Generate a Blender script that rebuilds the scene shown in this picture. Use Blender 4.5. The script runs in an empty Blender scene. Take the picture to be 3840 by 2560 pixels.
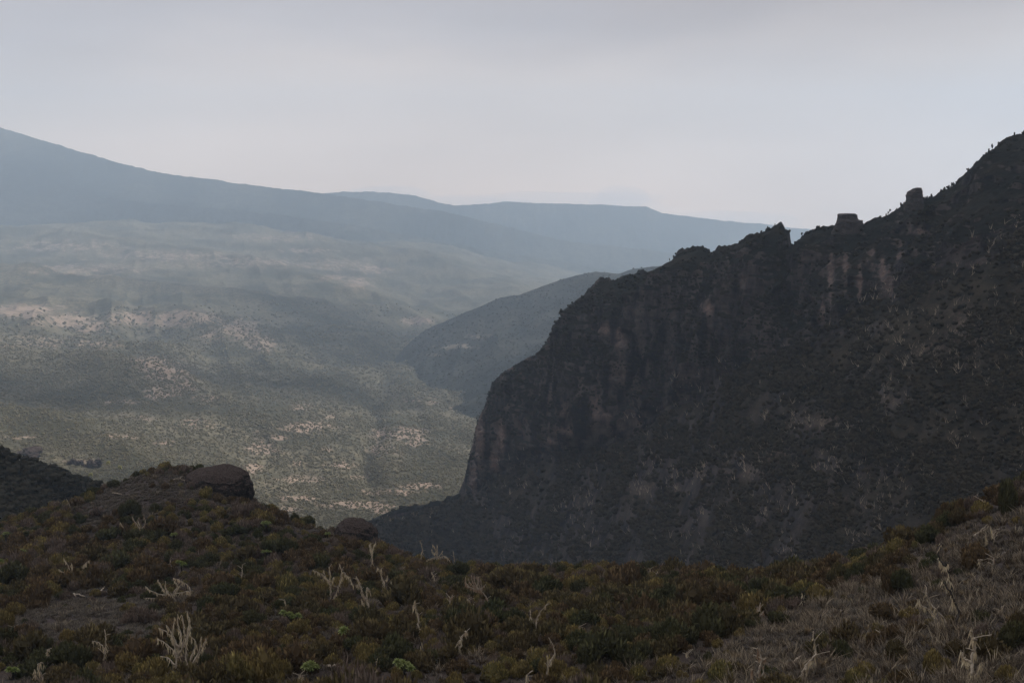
import bpy, bmesh, math, random
import numpy as np
from mathutils import Vector
from mathutils.bvhtree import BVHTree
rng = np.random.default_rng(7)
random.seed(7)
SC = bpy.context.scene
COL = SC.collection
R = math.radians

# ------------------------------------------------------------------ camera
FPX, CX, CY, PITCH = 3733.3, 1920.0, 1280.0, R(7.94)
CP, SP = math.cos(PITCH), math.sin(PITCH)
cam_d = bpy.data.cameras.new('camera'); cam = bpy.data.objects.new('camera', cam_d); COL.objects.link(cam)
cam_d.lens = 35; cam_d.sensor_width = 36; cam_d.clip_start = 0.5; cam_d.clip_end = 60000
cam.location = (0, 0, 0); cam.rotation_euler = (R(90) - PITCH, 0, 0)
SC.camera = cam

# ------------------------------------------------------------------ sky, sun, exposure
SUN_EL, SUN_AZ = R(35), R(58)          # azimuth measured clockwise from the view direction (+y)
world = bpy.data.worlds.new('World'); SC.world = world; world.use_nodes = True
nt = world.node_tree; nt.nodes.clear()
def N(nt, t, **kw):
    n = nt.nodes.new(t)
    for k, v in kw.items():
        if k in ('inp',):
            for kk, vv in v.items(): n.inputs[kk].default_value = vv
        else: setattr(n, k, v)
    return n
L = lambda nt, a, b: nt.links.new(a, b)
out = N(nt, 'ShaderNodeOutputWorld'); bg = N(nt, 'ShaderNodeBackground'); bg.inputs[1].default_value = 0.1
sky = N(nt, 'ShaderNodeTexSky', sky_type='NISHITA', sun_disc=False, sun_elevation=SUN_EL, sun_rotation=SUN_AZ, altitude=3800, dust_density=3)
tc = N(nt, 'ShaderNodeTexCoord')
sep = N(nt, 'ShaderNodeSeparateXYZ'); L(nt, tc.outputs['Generated'], sep.inputs[0])
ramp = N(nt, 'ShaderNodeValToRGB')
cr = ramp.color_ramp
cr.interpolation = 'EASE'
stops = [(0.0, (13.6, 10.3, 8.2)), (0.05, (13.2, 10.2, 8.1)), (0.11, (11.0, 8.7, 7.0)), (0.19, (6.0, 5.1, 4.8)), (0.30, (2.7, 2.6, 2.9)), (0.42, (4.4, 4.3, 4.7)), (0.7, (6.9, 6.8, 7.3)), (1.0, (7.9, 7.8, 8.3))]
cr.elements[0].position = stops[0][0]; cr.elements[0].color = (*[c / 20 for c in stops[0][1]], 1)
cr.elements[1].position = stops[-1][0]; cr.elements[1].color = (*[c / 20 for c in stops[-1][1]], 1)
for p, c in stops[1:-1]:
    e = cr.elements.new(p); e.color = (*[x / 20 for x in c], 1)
mp = N(nt, 'ShaderNodeMapping'); mp.inputs['Scale'].default_value = (1.0, 1.0, 4.0); mp.inputs['Location'].default_value = (0.4, 0.2, 0.1)
L(nt, tc.outputs['Generated'], mp.inputs[0])
nz = N(nt, 'ShaderNodeTexNoise'); nz.inputs['Scale'].default_value = 1.5; nz.inputs['Detail'].default_value = 4; nz.inputs['Roughness'].default_value = 0.45
L(nt, mp.outputs[0], nz.inputs['Vector'])
# the cloud layer's height bands wander a little with the noise
ofs = N(nt, 'ShaderNodeMath', operation='MULTIPLY_ADD'); L(nt, nz.outputs['Fac'], ofs.inputs[0]); ofs.inputs[1].default_value = 0.16; 
sb = N(nt, 'ShaderNodeMath', operation='SUBTRACT'); L(nt, sep.outputs['Z'], sb.inputs[0]); sb.inputs[1].default_value = 0.08
L(nt, sb.outputs[0], ofs.inputs[2]); L(nt, ofs.outputs[0], ramp.inputs[0])
mp2 = N(nt, 'ShaderNodeMapping'); mp2.inputs['Scale'].default_value = (0.9, 0.9, 4.0)
L(nt, tc.outputs['Generated'], mp2.inputs[0])
nz2 = N(nt, 'ShaderNodeTexNoise'); nz2.inputs['Scale'].default_value = 3.0; nz2.inputs['Detail'].default_value = 5; nz2.inputs['Roughness'].default_value = 0.5
L(nt, mp2.outputs[0], nz2.inputs['Vector'])
mr = N(nt, 'ShaderNodeMapRange', inp={1: 0.3, 2: 0.7, 3: 0.91, 4: 1.08}); L(nt, nz2.outputs['Fac'], mr.inputs[0])
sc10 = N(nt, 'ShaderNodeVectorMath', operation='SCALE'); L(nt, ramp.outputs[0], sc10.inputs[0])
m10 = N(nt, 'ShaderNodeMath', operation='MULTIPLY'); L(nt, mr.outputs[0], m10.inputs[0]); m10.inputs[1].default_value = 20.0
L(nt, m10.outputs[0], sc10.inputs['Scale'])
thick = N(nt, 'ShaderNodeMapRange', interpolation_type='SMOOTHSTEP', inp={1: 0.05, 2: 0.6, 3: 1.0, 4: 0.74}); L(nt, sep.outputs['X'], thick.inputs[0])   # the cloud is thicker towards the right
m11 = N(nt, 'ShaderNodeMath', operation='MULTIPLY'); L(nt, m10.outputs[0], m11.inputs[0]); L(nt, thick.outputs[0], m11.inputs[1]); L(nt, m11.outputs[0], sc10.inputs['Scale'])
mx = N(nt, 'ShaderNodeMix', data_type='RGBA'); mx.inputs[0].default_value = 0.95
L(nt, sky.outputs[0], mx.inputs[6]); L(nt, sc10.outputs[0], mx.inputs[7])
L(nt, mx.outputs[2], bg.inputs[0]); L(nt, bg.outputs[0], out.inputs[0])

sun_d = bpy.data.lights.new('sun', 'SUN'); sun = bpy.data.objects.new('sun', sun_d); COL.objects.link(sun)
sun_d.energy = 4.9; sun_d.angle = R(4.0); sun_d.color = (1.0, 0.955, 0.92)
SUNV = Vector((math.sin(SUN_AZ) * math.cos(SUN_EL), math.cos(SUN_AZ) * math.cos(SUN_EL), math.sin(SUN_EL)))
sun.rotation_euler = SUNV.to_track_quat('Z', 'Y').to_euler()
sun.location = (0, 0, 500)
SC.view_settings.view_transform = 'Standard'; SC.view_settings.look = 'None'
SC.view_settings.exposure = 0.0; SC.view_settings.gamma = 1.0; SC.view_settings.use_curve_mapping = False
cy = SC.cycles
cy.max_bounces = 5; cy.diffuse_bounces = 2; cy.volume_bounces = 3; cy.transparent_max_bounces = 8; cy.glossy_bounces = 1
cy.use_denoising = True

# ------------------------------------------------------------------ helpers
def ray(px, py):
    """world direction of a photo pixel scaled so that y = 1"""
    px = np.asarray(px, float); py = np.asarray(py, float)
    u = (px - CX) / FPX; v = (CY - py) / FPX
    dy = CP + v * SP; dz = v * CP - SP
    return u / dy, dz / dy
def W(px, py, D):
    x, z = ray(px, py)
    D = np.asarray(D, float)
    return np.stack([x * D, np.broadcast_to(D, np.shape(x * D)), z * D], -1)
def project(P):
    P = np.asarray(P, float)
    x, y, z = P[..., 0], P[..., 1], P[..., 2]
    d = y * CP - z * SP; up = y * SP + z * CP
    d = np.where(d > 0.1, d, 0.1)
    return CX + FPX * x / d, CY - FPX * up / d

_perm = np.random.default_rng(11).permutation(512).astype(np.int64)
def _hash(ix, iy, iz):
    return _perm[(_perm[(_perm[ix & 511] + iy) & 511] + iz) & 511] / 255.5 - 1.0
def vnoise(P):
    P = np.asarray(P, float)
    i = np.floor(P).astype(np.int64); f = P - i; f = f * f * f * (f * (f * 6 - 15) + 10)
    x, y, z = i[..., 0], i[..., 1], i[..., 2]; fx, fy, fz = f[..., 0], f[..., 1], f[..., 2]
    def lp(a, b, t): return a + (b - a) * t
    return lp(lp(lp(_hash(x, y, z), _hash(x + 1, y, z), fx), lp(_hash(x, y + 1, z), _hash(x + 1, y + 1, z), fx), fy),
              lp(lp(_hash(x, y, z + 1), _hash(x + 1, y, z + 1), fx), lp(_hash(x, y + 1, z + 1), _hash(x + 1, y + 1, z + 1), fx), fy), fz)
def fbm(P, scale, octv=4, rough=0.5, seed=0.0):
    P = np.asarray(P, float) / np.asarray(scale, float) + seed * 17.31
    s = 0; a = 1.0; t = 0
    for k in range(octv):
        s = s + a * vnoise(P); t += a; a *= rough; P = P * 2.03 + 5.7
    return s / t
def ridged(P, scale, octv=4, seed=0.0):
    P = np.asarray(P, float) / np.asarray(scale, float) + seed * 9.17
    s = 0; a = 1.0; t = 0
    for k in range(octv):
        s = s + a * (1 - 2 * np.abs(vnoise(P))); t += a; a *= 0.5; P = P * 2.05 + 3.3
    return s / t
def sstep(a, b, x):
    t = np.clip((x - a) / (b - a), 0, 1); return t * t * (3 - 2 * t)

def tag(o, label=None, cat=None, group=None, kind=None):
    if label: o['label'] = label
    if cat: o['category'] = cat
    if group: o['group'] = group
    if kind: o['kind'] = kind
    return o
def mesh_obj(name, verts, faces, mat, parent=None, smooth=True, attrs=None, link=True):
    me = bpy.data.meshes.new(name)
    verts = np.asarray(verts, np.float32); 
    if isinstance(faces, np.ndarray) and faces.ndim == 2:
        n, k = faces.shape
        me.vertices.add(len(verts)); me.vertices.foreach_set('co', verts.ravel())
        me.loops.add(n * k); me.loops.foreach_set('vertex_index', faces.astype(np.int32).ravel())
        me.polygons.add(n); me.polygons.foreach_set('loop_start', np.arange(0, n * k, k, dtype=np.int32))
        me.update(calc_edges=True)
    else:
        me.from_pydata(verts.tolist(), [], [list(f) for f in faces])
    me.polygons.foreach_set('use_smooth', np.full(len(me.polygons), smooth))
    if attrs:
        for k, v in attrs.items():
            v = np.asarray(v, np.float32)
            a = me.attributes.new(k, 'FLOAT', 'POINT'); a.data.foreach_set('value', v)
    if mat: me.materials.append(mat)
    o = bpy.data.objects.new(name, me)
    if link: COL.objects.link(o)
    if parent: o.parent = parent
    return o
def grid_faces(nu, nv):
    i = np.arange(nu - 1)[:, None] * nv + np.arange(nv - 1)[None, :]
    i = i.ravel()
    return np.stack([i, i + nv, i + nv + 1, i + 1], -1)
def empty(name, loc):
    o = bpy.data.objects.new(name, None); COL.objects.link(o); o.location = loc; o.empty_display_size = 0.2; return o

# ------------------------------------------------------------------ materials
def new_mat(name):
    m = bpy.data.materials.new(name); m.use_nodes = True; nt = m.node_tree
    b = nt.nodes['Principled BSDF']; b.inputs['Roughness'].default_value = 0.95
    b.inputs['Specular IOR Level'].default_value = 0.08
    return m, nt, b
def noise(nt, scale, detail=4, rough=0.55, vec=None, stretch=None, w=None):
    n = N(nt, 'ShaderNodeTexNoise'); n.inputs['Scale'].default_value = scale; n.inputs['Detail'].default_value = detail; n.inputs['Roughness'].default_value = rough
    if vec is None:
        g = N(nt, 'ShaderNodeNewGeometry'); vec = g.outputs['Position']
    if stretch:
        m = N(nt, 'ShaderNodeMapping'); m.inputs['Scale'].default_value = stretch; L(nt, vec, m.inputs[0]); vec = m.outputs[0]
    L(nt, vec, n.inputs['Vector']); return n.outputs['Fac']
def rng_node(nt, val, a, b, c=0.0, d=1.0):
    m = N(nt, 'ShaderNodeMapRange', interpolation_type='SMOOTHSTEP', inp={1: a, 2: b, 3: c, 4: d}); L(nt, val, m.inputs[0]); return m.outputs[0]
def mixc(nt, fac, a, b):
    m = N(nt, 'ShaderNodeMix', data_type='RGBA')
    if isinstance(fac, (int, float)): m.inputs[0].default_value = fac
    else: L(nt, fac, m.inputs[0])
    for s, v in ((6, a), (7, b)):
        if isinstance(v, tuple): m.inputs[s].default_value = (*v, 1)
        else: L(nt, v, m.inputs[s])
    return m.outputs[2]
def mul(nt, a, b, op='MULTIPLY'):
    m = N(nt, 'ShaderNodeMath', operation=op)
    for i, v in enumerate((a, b)):
        if isinstance(v, (int, float)): m.inputs[i].default_value = v
        else: L(nt, v, m.inputs[i])
    return m.outputs[0]
def attr(nt, name):
    a = N(nt, 'ShaderNodeAttribute'); a.attribute_name = name; return a.outputs['Fac']
def bump(nt, b, h, strength, dist):
    n = N(nt, 'ShaderNodeBump'); n.inputs['Strength'].default_value = strength; n.inputs['Distance'].default_value = dist
    L(nt, h, n.inputs['Height']); L(nt, n.outputs[0], b.inputs['Normal'])

# scrub covered mountain land: dark scrub, olive scrub, bare pale ground and the painted sunlit band where the attribute 'bare' says so
def mat_land(name, dark, olive, bare, s1, sp, bdist, bare2=None):
    m, nt, b = new_mat(name)
    big = noise(nt, s1, 5, 0.55); fine = noise(nt, sp, 3, 0.65)
    c = mixc(nt, rng_node(nt, big, 0.38, 0.62), dark, olive)
    c = mixc(nt, rng_node(nt, fine, 0.35, 0.65, 0.0, 0.7), c, tuple(x * 0.45 for x in dark))
    fine2 = noise(nt, sp * 3.1, 3, 0.7); c = mixc(nt, rng_node(nt, fine2, 0.45, 0.65, 0.0, 0.6), c, tuple(x * 0.35 for x in dark))
    speck = noise(nt, sp * 1.7, 3, 0.7)
    mid_ = noise(nt, sp * 0.45, 4, 0.7)
    k = mul(nt, attr(nt, 'bare'), mul(nt, rng_node(nt, speck, 0.3, 0.7, 0.45, 1.25), rng_node(nt, mid_, 0.36, 0.64, 0.25, 1.5)))
    patch = noise(nt, sp * 0.22, 4, 0.6)
    k = mul(nt, k, mul(nt, patch, 1.1), 'ADD')
    bc = mixc(nt, rng_node(nt, noise(nt, sp * 0.3, 2), 0.4, 0.6), bare, bare2 or bare)
    c = mixc(nt, rng_node(nt, k, 0.66, 1.15, 0, 0.9), c, bc)
    L(nt, c, b.inputs['Base Color']); bump(nt, b, fine, 0.9, bdist)
    return m
M = {}
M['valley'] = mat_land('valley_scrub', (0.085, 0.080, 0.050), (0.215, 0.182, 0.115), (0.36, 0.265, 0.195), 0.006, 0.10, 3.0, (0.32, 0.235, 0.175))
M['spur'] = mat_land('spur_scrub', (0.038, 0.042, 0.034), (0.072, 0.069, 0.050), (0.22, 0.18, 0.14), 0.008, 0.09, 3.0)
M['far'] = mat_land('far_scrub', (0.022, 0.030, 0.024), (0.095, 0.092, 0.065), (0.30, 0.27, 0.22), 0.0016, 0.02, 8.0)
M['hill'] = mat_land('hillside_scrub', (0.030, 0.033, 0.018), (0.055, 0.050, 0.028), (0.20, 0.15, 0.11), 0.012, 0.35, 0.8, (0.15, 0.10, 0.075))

def mat_wall():
    m, nt, b = new_mat('cliff_rock_and_scrub')
    g = N(nt, 'ShaderNodeNewGeometry')
    sp = N(nt, 'ShaderNodeSeparateXYZ'); L(nt, g.outputs['Normal'], sp.inputs[0])
    streak = noise(nt, 0.12, 5, 0.6, stretch=(1, 1, 0.18)); strata = noise(nt, 0.22, 4, 0.6, stretch=(0.25, 0.25, 1.6))
    fine = noise(nt, 0.55, 4, 0.7)
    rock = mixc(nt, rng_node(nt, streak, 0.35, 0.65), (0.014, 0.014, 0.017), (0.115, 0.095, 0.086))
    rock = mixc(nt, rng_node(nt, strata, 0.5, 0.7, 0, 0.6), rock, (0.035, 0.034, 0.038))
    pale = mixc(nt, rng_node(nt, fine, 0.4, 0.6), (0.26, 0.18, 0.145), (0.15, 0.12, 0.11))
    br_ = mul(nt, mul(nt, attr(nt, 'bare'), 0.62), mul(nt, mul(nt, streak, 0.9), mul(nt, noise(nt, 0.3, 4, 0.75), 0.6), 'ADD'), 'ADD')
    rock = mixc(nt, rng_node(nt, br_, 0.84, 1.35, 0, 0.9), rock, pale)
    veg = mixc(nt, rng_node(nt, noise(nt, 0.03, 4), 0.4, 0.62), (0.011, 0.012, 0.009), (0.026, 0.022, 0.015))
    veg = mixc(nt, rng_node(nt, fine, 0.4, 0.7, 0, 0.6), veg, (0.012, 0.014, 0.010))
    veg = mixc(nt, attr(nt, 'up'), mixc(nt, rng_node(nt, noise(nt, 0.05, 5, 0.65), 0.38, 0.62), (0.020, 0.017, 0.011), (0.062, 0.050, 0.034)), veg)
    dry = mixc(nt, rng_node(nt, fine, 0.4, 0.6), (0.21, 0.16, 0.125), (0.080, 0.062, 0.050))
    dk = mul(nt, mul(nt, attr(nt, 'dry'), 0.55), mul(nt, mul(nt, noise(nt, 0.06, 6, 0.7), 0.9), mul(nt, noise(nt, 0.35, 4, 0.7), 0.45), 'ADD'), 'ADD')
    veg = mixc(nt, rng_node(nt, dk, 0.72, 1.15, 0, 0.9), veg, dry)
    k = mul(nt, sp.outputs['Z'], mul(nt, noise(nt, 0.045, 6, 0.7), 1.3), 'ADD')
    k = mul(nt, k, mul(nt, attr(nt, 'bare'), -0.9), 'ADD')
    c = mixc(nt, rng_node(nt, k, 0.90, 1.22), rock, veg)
    L(nt, c, b.inputs['Base Color'])
    h = mul(nt, mul(nt, fine, 1.0), mul(nt, strata, 1.0), 'ADD'); bump(nt, b, h, 0.9, 1.2)
    return m
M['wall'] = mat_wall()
def mat_rock(name, a, c_, s, dist=0.15, sc=1.2):
    m, nt, b = new_mat(name)
    n1 = noise(nt, s, 6, 0.65); n2 = noise(nt, s * 3, 4, 0.6, stretch=(1, 1, 2.2))
    c = mixc(nt, rng_node(nt, n1, 0.35, 0.65), a, c_); c = mixc(nt, rng_node(nt, n2, 0.55, 0.75, 0, 0.7), c, tuple(x * 0.4 for x in a))
    L(nt, c, b.inputs['Base Color']); bump(nt, b, mul(nt, n1, n2, 'ADD'), 1.0, dist); return m
M['pinnacle'] = mat_rock('ridge_rock', (0.055, 0.05, 0.05), (0.10, 0.085, 0.075), 0.25, 1.0)
M['knoll'] = mat_rock('knoll_rock', (0.022, 0.019, 0.018), (0.058, 0.048, 0.042), 0.9, 0.6)
def soil_top(m):
    nt = m.node_tree; b = nt.nodes['Principled BSDF']; old = b.inputs['Base Color'].links[0].from_socket
    g = N(nt, 'ShaderNodeNewGeometry'); sp = N(nt, 'ShaderNodeSeparateXYZ'); L(nt, g.outputs['Normal'], sp.inputs[0])
    k = mul(nt, sp.outputs['Z'], mul(nt, noise(nt, 1.6, 4, 0.7), 0.8), 'ADD')
    c = mixc(nt, rng_node(nt, k, 0.75, 1.05), old, mixc(nt, rng_node(nt, noise(nt, 3.5, 4, 0.7), 0.4, 0.6), (0.05, 0.036, 0.030), (0.12, 0.088, 0.072)))
    L(nt, c, b.inputs['Base Color'])
soil_top(M['knoll'])
def mat_soil():
    m, nt, b = new_mat('slope_soil')
    a = noise(nt, 0.15, 5, 0.6); f = noise(nt, 3.5, 5, 0.7); g_ = noise(nt, 9.0, 3, 0.7)
    c = mixc(nt, rng_node(nt, a, 0.4, 0.6), (0.070, 0.052, 0.043), (0.105, 0.080, 0.066))
    c = mixc(nt, rng_node(nt, attr(nt, 'bare'), 0.1, 0.9), c, mixc(nt, rng_node(nt, f, 0.42, 0.6), (0.085, 0.064, 0.056), (0.13, 0.105, 0.095)))
    c = mixc(nt, rng_node(nt, f, 0.5, 0.75, 0, 0.75), c, (0.022, 0.017, 0.014))
    c = mixc(nt, rng_node(nt, g_, 0.62, 0.75, 0, 0.6), c, (0.2, 0.17, 0.15))
    L(nt, c, b.inputs['Base Color']); bump(nt, b, f, 1.0, 0.25); return m
M['soil'] = mat_soil()

# foliage: per-shoot 'tint', per-individual random, slow colour drift over the slope
def mat_fol(name, c1, c2, tip, var=0.35):
    m, nt, b = new_mat(name)
    oi = N(nt, 'ShaderNodeObjectInfo')
    t = attr(nt, 'tint')
    c = mixc(nt, oi.outputs['Random'], c1, c2)
    zone = noise(nt, 0.09, 3, 0.5)
    c = mixc(nt, rng_node(nt, zone, 0.42, 0.62, 0, 0.5), c, c2)
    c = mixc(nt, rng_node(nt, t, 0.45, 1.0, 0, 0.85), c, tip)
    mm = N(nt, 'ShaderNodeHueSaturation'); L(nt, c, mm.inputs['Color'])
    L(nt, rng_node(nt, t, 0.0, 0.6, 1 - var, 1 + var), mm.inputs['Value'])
    L(nt, mm.outputs[0], b.inputs['Base Color'])
    return m
M['olive'] = mat_fol('heath_olive', (0.0778, 0.0656, 0.0289), (0.0945, 0.0678, 0.033), (0.2112, 0.1641, 0.0722))
M['rust'] = mat_fol('heath_rust', (0.0939, 0.0655, 0.0327), (0.1034, 0.0678, 0.0349), (0.2348, 0.1576, 0.0764))
M['green'] = mat_fol('heath_dark_green', (0.0554, 0.0596, 0.0265), (0.0675, 0.0621, 0.0285), (0.1386, 0.1305, 0.0571))
M['grey'] = mat_fol('heath_dry_grey', (0.1229, 0.0936, 0.0682), (0.1433, 0.1014, 0.0753), (0.3071, 0.234, 0.1794))
M['yellow'] = mat_fol('heath_yellow_olive', (0.1478, 0.1281, 0.045), (0.167, 0.1183, 0.045), (0.3726, 0.2895, 0.1007))
M['twig'] = mat_fol('dry_twigs', (0.0967, 0.068, 0.0437), (0.1363, 0.1042, 0.0715), (0.2727, 0.2194, 0.1471), 0.5)
M['brush'] = mat_fol('low_brown_heather', (0.0775, 0.0614, 0.0462), (0.0969, 0.0794, 0.0599), (0.1615, 0.1354, 0.1026), 0.45)
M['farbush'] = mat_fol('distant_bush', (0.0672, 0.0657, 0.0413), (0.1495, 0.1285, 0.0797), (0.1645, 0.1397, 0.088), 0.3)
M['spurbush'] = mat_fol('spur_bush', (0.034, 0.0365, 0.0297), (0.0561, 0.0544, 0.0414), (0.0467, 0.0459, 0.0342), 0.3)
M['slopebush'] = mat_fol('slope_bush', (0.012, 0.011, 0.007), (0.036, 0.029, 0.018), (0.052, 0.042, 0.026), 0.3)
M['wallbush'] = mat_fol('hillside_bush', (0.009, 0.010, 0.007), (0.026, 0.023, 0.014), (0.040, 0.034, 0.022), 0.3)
M['flower'] = mat_fol('yellow_green_bush', (0.16, 0.16, 0.03), (0.19, 0.17, 0.04), (0.24, 0.22, 0.06), 0.2)
def mat_plain(name, a, b_, s, rough=0.9):
    m, nt, b = new_mat(name); b.inputs['Roughness'].default_value = rough
    L(nt, mixc(nt, rng_node(nt, noise(nt, s, 4, 0.65), 0.35, 0.65), a, b_), b.inputs['Base Color']); return m
M['lichen'] = mat_plain('hanging_lichen', (0.68, 0.53, 0.33), (0.93, 0.78, 0.52), 1.5)
M['lichen_rust'] = mat_plain('rusty_lichen', (0.42, 0.26, 0.16), (0.58, 0.42, 0.28), 1.5)
M['deadwood'] = mat_plain('bleached_wood', (0.36, 0.29, 0.21), (0.62, 0.51, 0.38), 3.0)
M['darkwood'] = mat_plain('dark_dead_wood', (0.045, 0.038, 0.032), (0.10, 0.085, 0.07), 3.0)
M['groundsel'] = mat_fol('groundsel_leaves', (0.19, 0.235, 0.065), (0.23, 0.26, 0.09), (0.50, 0.52, 0.24), 0.3)
M['groundsel_stem'] = mat_plain('groundsel_stem', (0.03, 0.025, 0.02), (0.07, 0.055, 0.045), 5.0)
M['cloud'] = mat_plain('cloud_white', (0.8, 0.8, 0.8), (0.85, 0.85, 0.85), 0.01, 1.0)

# ------------------------------------------------------------------ lofted land surfaces
def interp_rows(rows, X, per):
    """rows: list of (py(X), D(X)) -> world points, per = subdivisions between consecutive rows"""
    P = [W(X, py, D) for py, D in rows]
    out = []
    for i in range(len(P) - 1):
        p0 = P[max(i - 1, 0)]; p1 = P[i]; p2 = P[i + 1]; p3 = P[min(i + 2, len(P) - 1)]
        for k in range(per[i]):
            t = k / per[i]
            m1 = (p2 - p0) * 0.35; m2 = (p3 - p1) * 0.35
            lim = 1.0
            out.append((2 * t**3 - 3 * t**2 + 1) * p1 + (t**3 - 2 * t**2 + t) * m1 + (-2 * t**3 + 3 * t**2) * p2 + (t**3 - t**2) * m2)
    out.append(P[-1])
    return np.stack(out, 1)
def nodes(X, xs, ys): return np.interp(X, xs, ys)
def ell(px, py, lst):
    s = np.zeros(np.shape(px))
    for cx, cy_, rx, ry, a in lst:
        s = np.maximum(s, a * np.exp(-(((px - cx) / rx) ** 2 + ((py - cy_) / ry) ** 2) * 0.9))
    return s

# --- valley land
VX = np.array([-3500, -1200, 0, 500, 1000, 1400, 1700, 2100, 3000, 4500])
VT = [  # py, depths at VX
 (2350, [240, 260, 330, 420, 560, 680, 700, 690, 620, 600]),
 (2100, [300, 330, 400, 540, 720, 820, 850, 840, 800, 780]),
 (1950, [380, 420, 500, 680, 860, 960, 990, 985, 950, 940]),
 (1800, [500, 560, 690, 860, 1050, 1130, 1160, 1170, 1150, 1140]),
 (1650, [650, 740, 930, 1120, 1310, 1400, 1430, 1450, 1430, 1430]),
 (1500, [900, 1020, 1260, 1480, 1700, 1800, 1840, 1860, 1860, 1860]),
 (1370, [1250, 1400, 1640, 1870, 2180, 2380, 2420, 2450, 2450, 2450]),
 (1250, [1600, 1800, 2050, 2350, 2800, 3150, 3300, 3300, 3300, 3300]),
 (1160, [1900, 2150, 2400, 2750, 3250, 3600, 3800, 3800, 3800, 3800]),
 (1080, [2400, 2650, 2950, 3300, 3800, 4150, 4400, 4400, 4400, 4400]),
 (1000, [3000, 3200, 3600, 3950, 4350, 4700, 4900, 4900, 4900, 4900]),
 (930, [3500, 3800, 4150, 4500, 4850, 5150, 5350, 5350, 5350, 5350])]
X = np.linspace(-3500, 4500, 900)
X = np.unique(np.concatenate([np.linspace(-3500, 0, 60), np.linspace(0, 2300, 640), np.linspace(2300, 4500, 60)]))
crestV = nodes(X, [-3500, -1200, 0, 500, 1000, 1250, 1450, 1650, 1850, 2050, 2200, 2600, 4500], [700, 800, 870, 850, 872, 890, 905, 915, 950, 985, 1030, 1080, 1150])
rows = []
for py, ds in VT:
    p = np.full(X.shape, float(py))
    if py < 1100: p = np.maximum(p, crestV + (py - 900) * 0.6 + 12)
    rows.append((p, nodes(X, VX, ds)))
rows.append((crestV, nodes(X, VX, [4000, 4300, 4650, 4950, 5250, 5500, 5700, 5700, 5700, 5700])))
per = [12, 22, 34, 46, 46, 40, 36, 30, 26, 22, 18, 14]
V = interp_rows(rows, X, per)
Dn = V[..., 1:2]
fade = sstep(0, 1, np.minimum(1, (np.arange(V.shape[1]))[None, :] / 10.0))
amp = np.clip(V[..., 1] / 1500, 0.35, 2.4)
damp_ = 1 - .72 * sstep(2300, 3800, V[..., 1])
dz = amp * (24 * fbm(V, (330, 420, 330), 3, seed=1) * (.5 + .5 * damp_) + 17 * damp_ * ridged(V * np.array([1, .8, 1]) + V[..., 1:2] * np.array([.35, 0, 0]), (170, 420, 900), 3, seed=2) + 2.6 * fbm(V, (38, 50, 38), 3, seed=3))
# the gorge running away along the valley axis
ax = nodes(V[..., 1], [900, 1300, 1700, 2400, 3200, 4500], [W(1400, 1, 1)[0] * 0 + 1, 1, 1, 1, 1, 1])
apx = lambda D: np.interp(D, [900, 1300, 1700, 2300, 3000, 4300], [1330, 1370, 1390, 1420, 1500, 1590])
gx = (V[..., 0] / V[..., 1]) - (apx(V[..., 1]) - CX + 60 * fbm(np.stack([0 * V[..., 1], V[..., 1], 0 * V[..., 1]], -1), 170, 3, seed=23)) / FPX
dz -= 15 * np.exp(-(gx / 0.011) ** 2) * sstep(950, 1300, V[..., 1]) * sstep(5200, 3600, V[..., 1])
# long spurs running down from the left slopes into the valley
SPURS = [([(-600, 1200), (0, 1300), (450, 1395), (800, 1500), (980, 1600)], 34, 150), ([(-500, 980), (150, 1050), (600, 1105), (1050, 1190), (1360, 1320)], 62, 210), ([(300, 930), (700, 975), (1050, 1045), (1350, 1120), (1540, 1195)], 66, 260),
         ([(900, 890), (1250, 930), (1550, 985), (1800, 1060), (1960, 1110)], 60, 300), ([(-300, 1480), (100, 1560), (420, 1660), (640, 1760)], 26, 85), ([(300, 1140), (700, 1230), (980, 1330), (1200, 1450)], 34, 110), ([(-400, 860), (200, 900), (700, 930), (1000, 960)], 60, 330)]
p0x, p0y = project(V)
for pts, hh, wd in SPURS:
    C = [V.reshape(-1, 3)[np.argmin((p0x - a) ** 2 + (p0y - b) ** 2)][:2] for a, b in pts]
    best = np.full(V.shape[:2], 1e9)
    for k in range(len(C) - 1):
        a, b = C[k], C[k + 1]; ab = b - a; t = np.clip(((V[..., 0] - a[0]) * ab[0] + (V[..., 1] - a[1]) * ab[1]) / (ab @ ab), 0, 1)
        best = np.minimum(best, np.hypot(V[..., 0] - a[0] - t * ab[0], V[..., 1] - a[1] - t * ab[1]) + (30 * t if k == len(C) - 2 else 0) * (wd / 100))
    best = best * (1 + .35 * fbm(V * [1, 1, 0], wd * 1.3, 3, seed=81))
    dz = dz + hh * np.exp(-np.sqrt((best / wd) ** 2 + .04) * 1.15) - hh * .05
V[..., 2] += dz * fade
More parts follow.
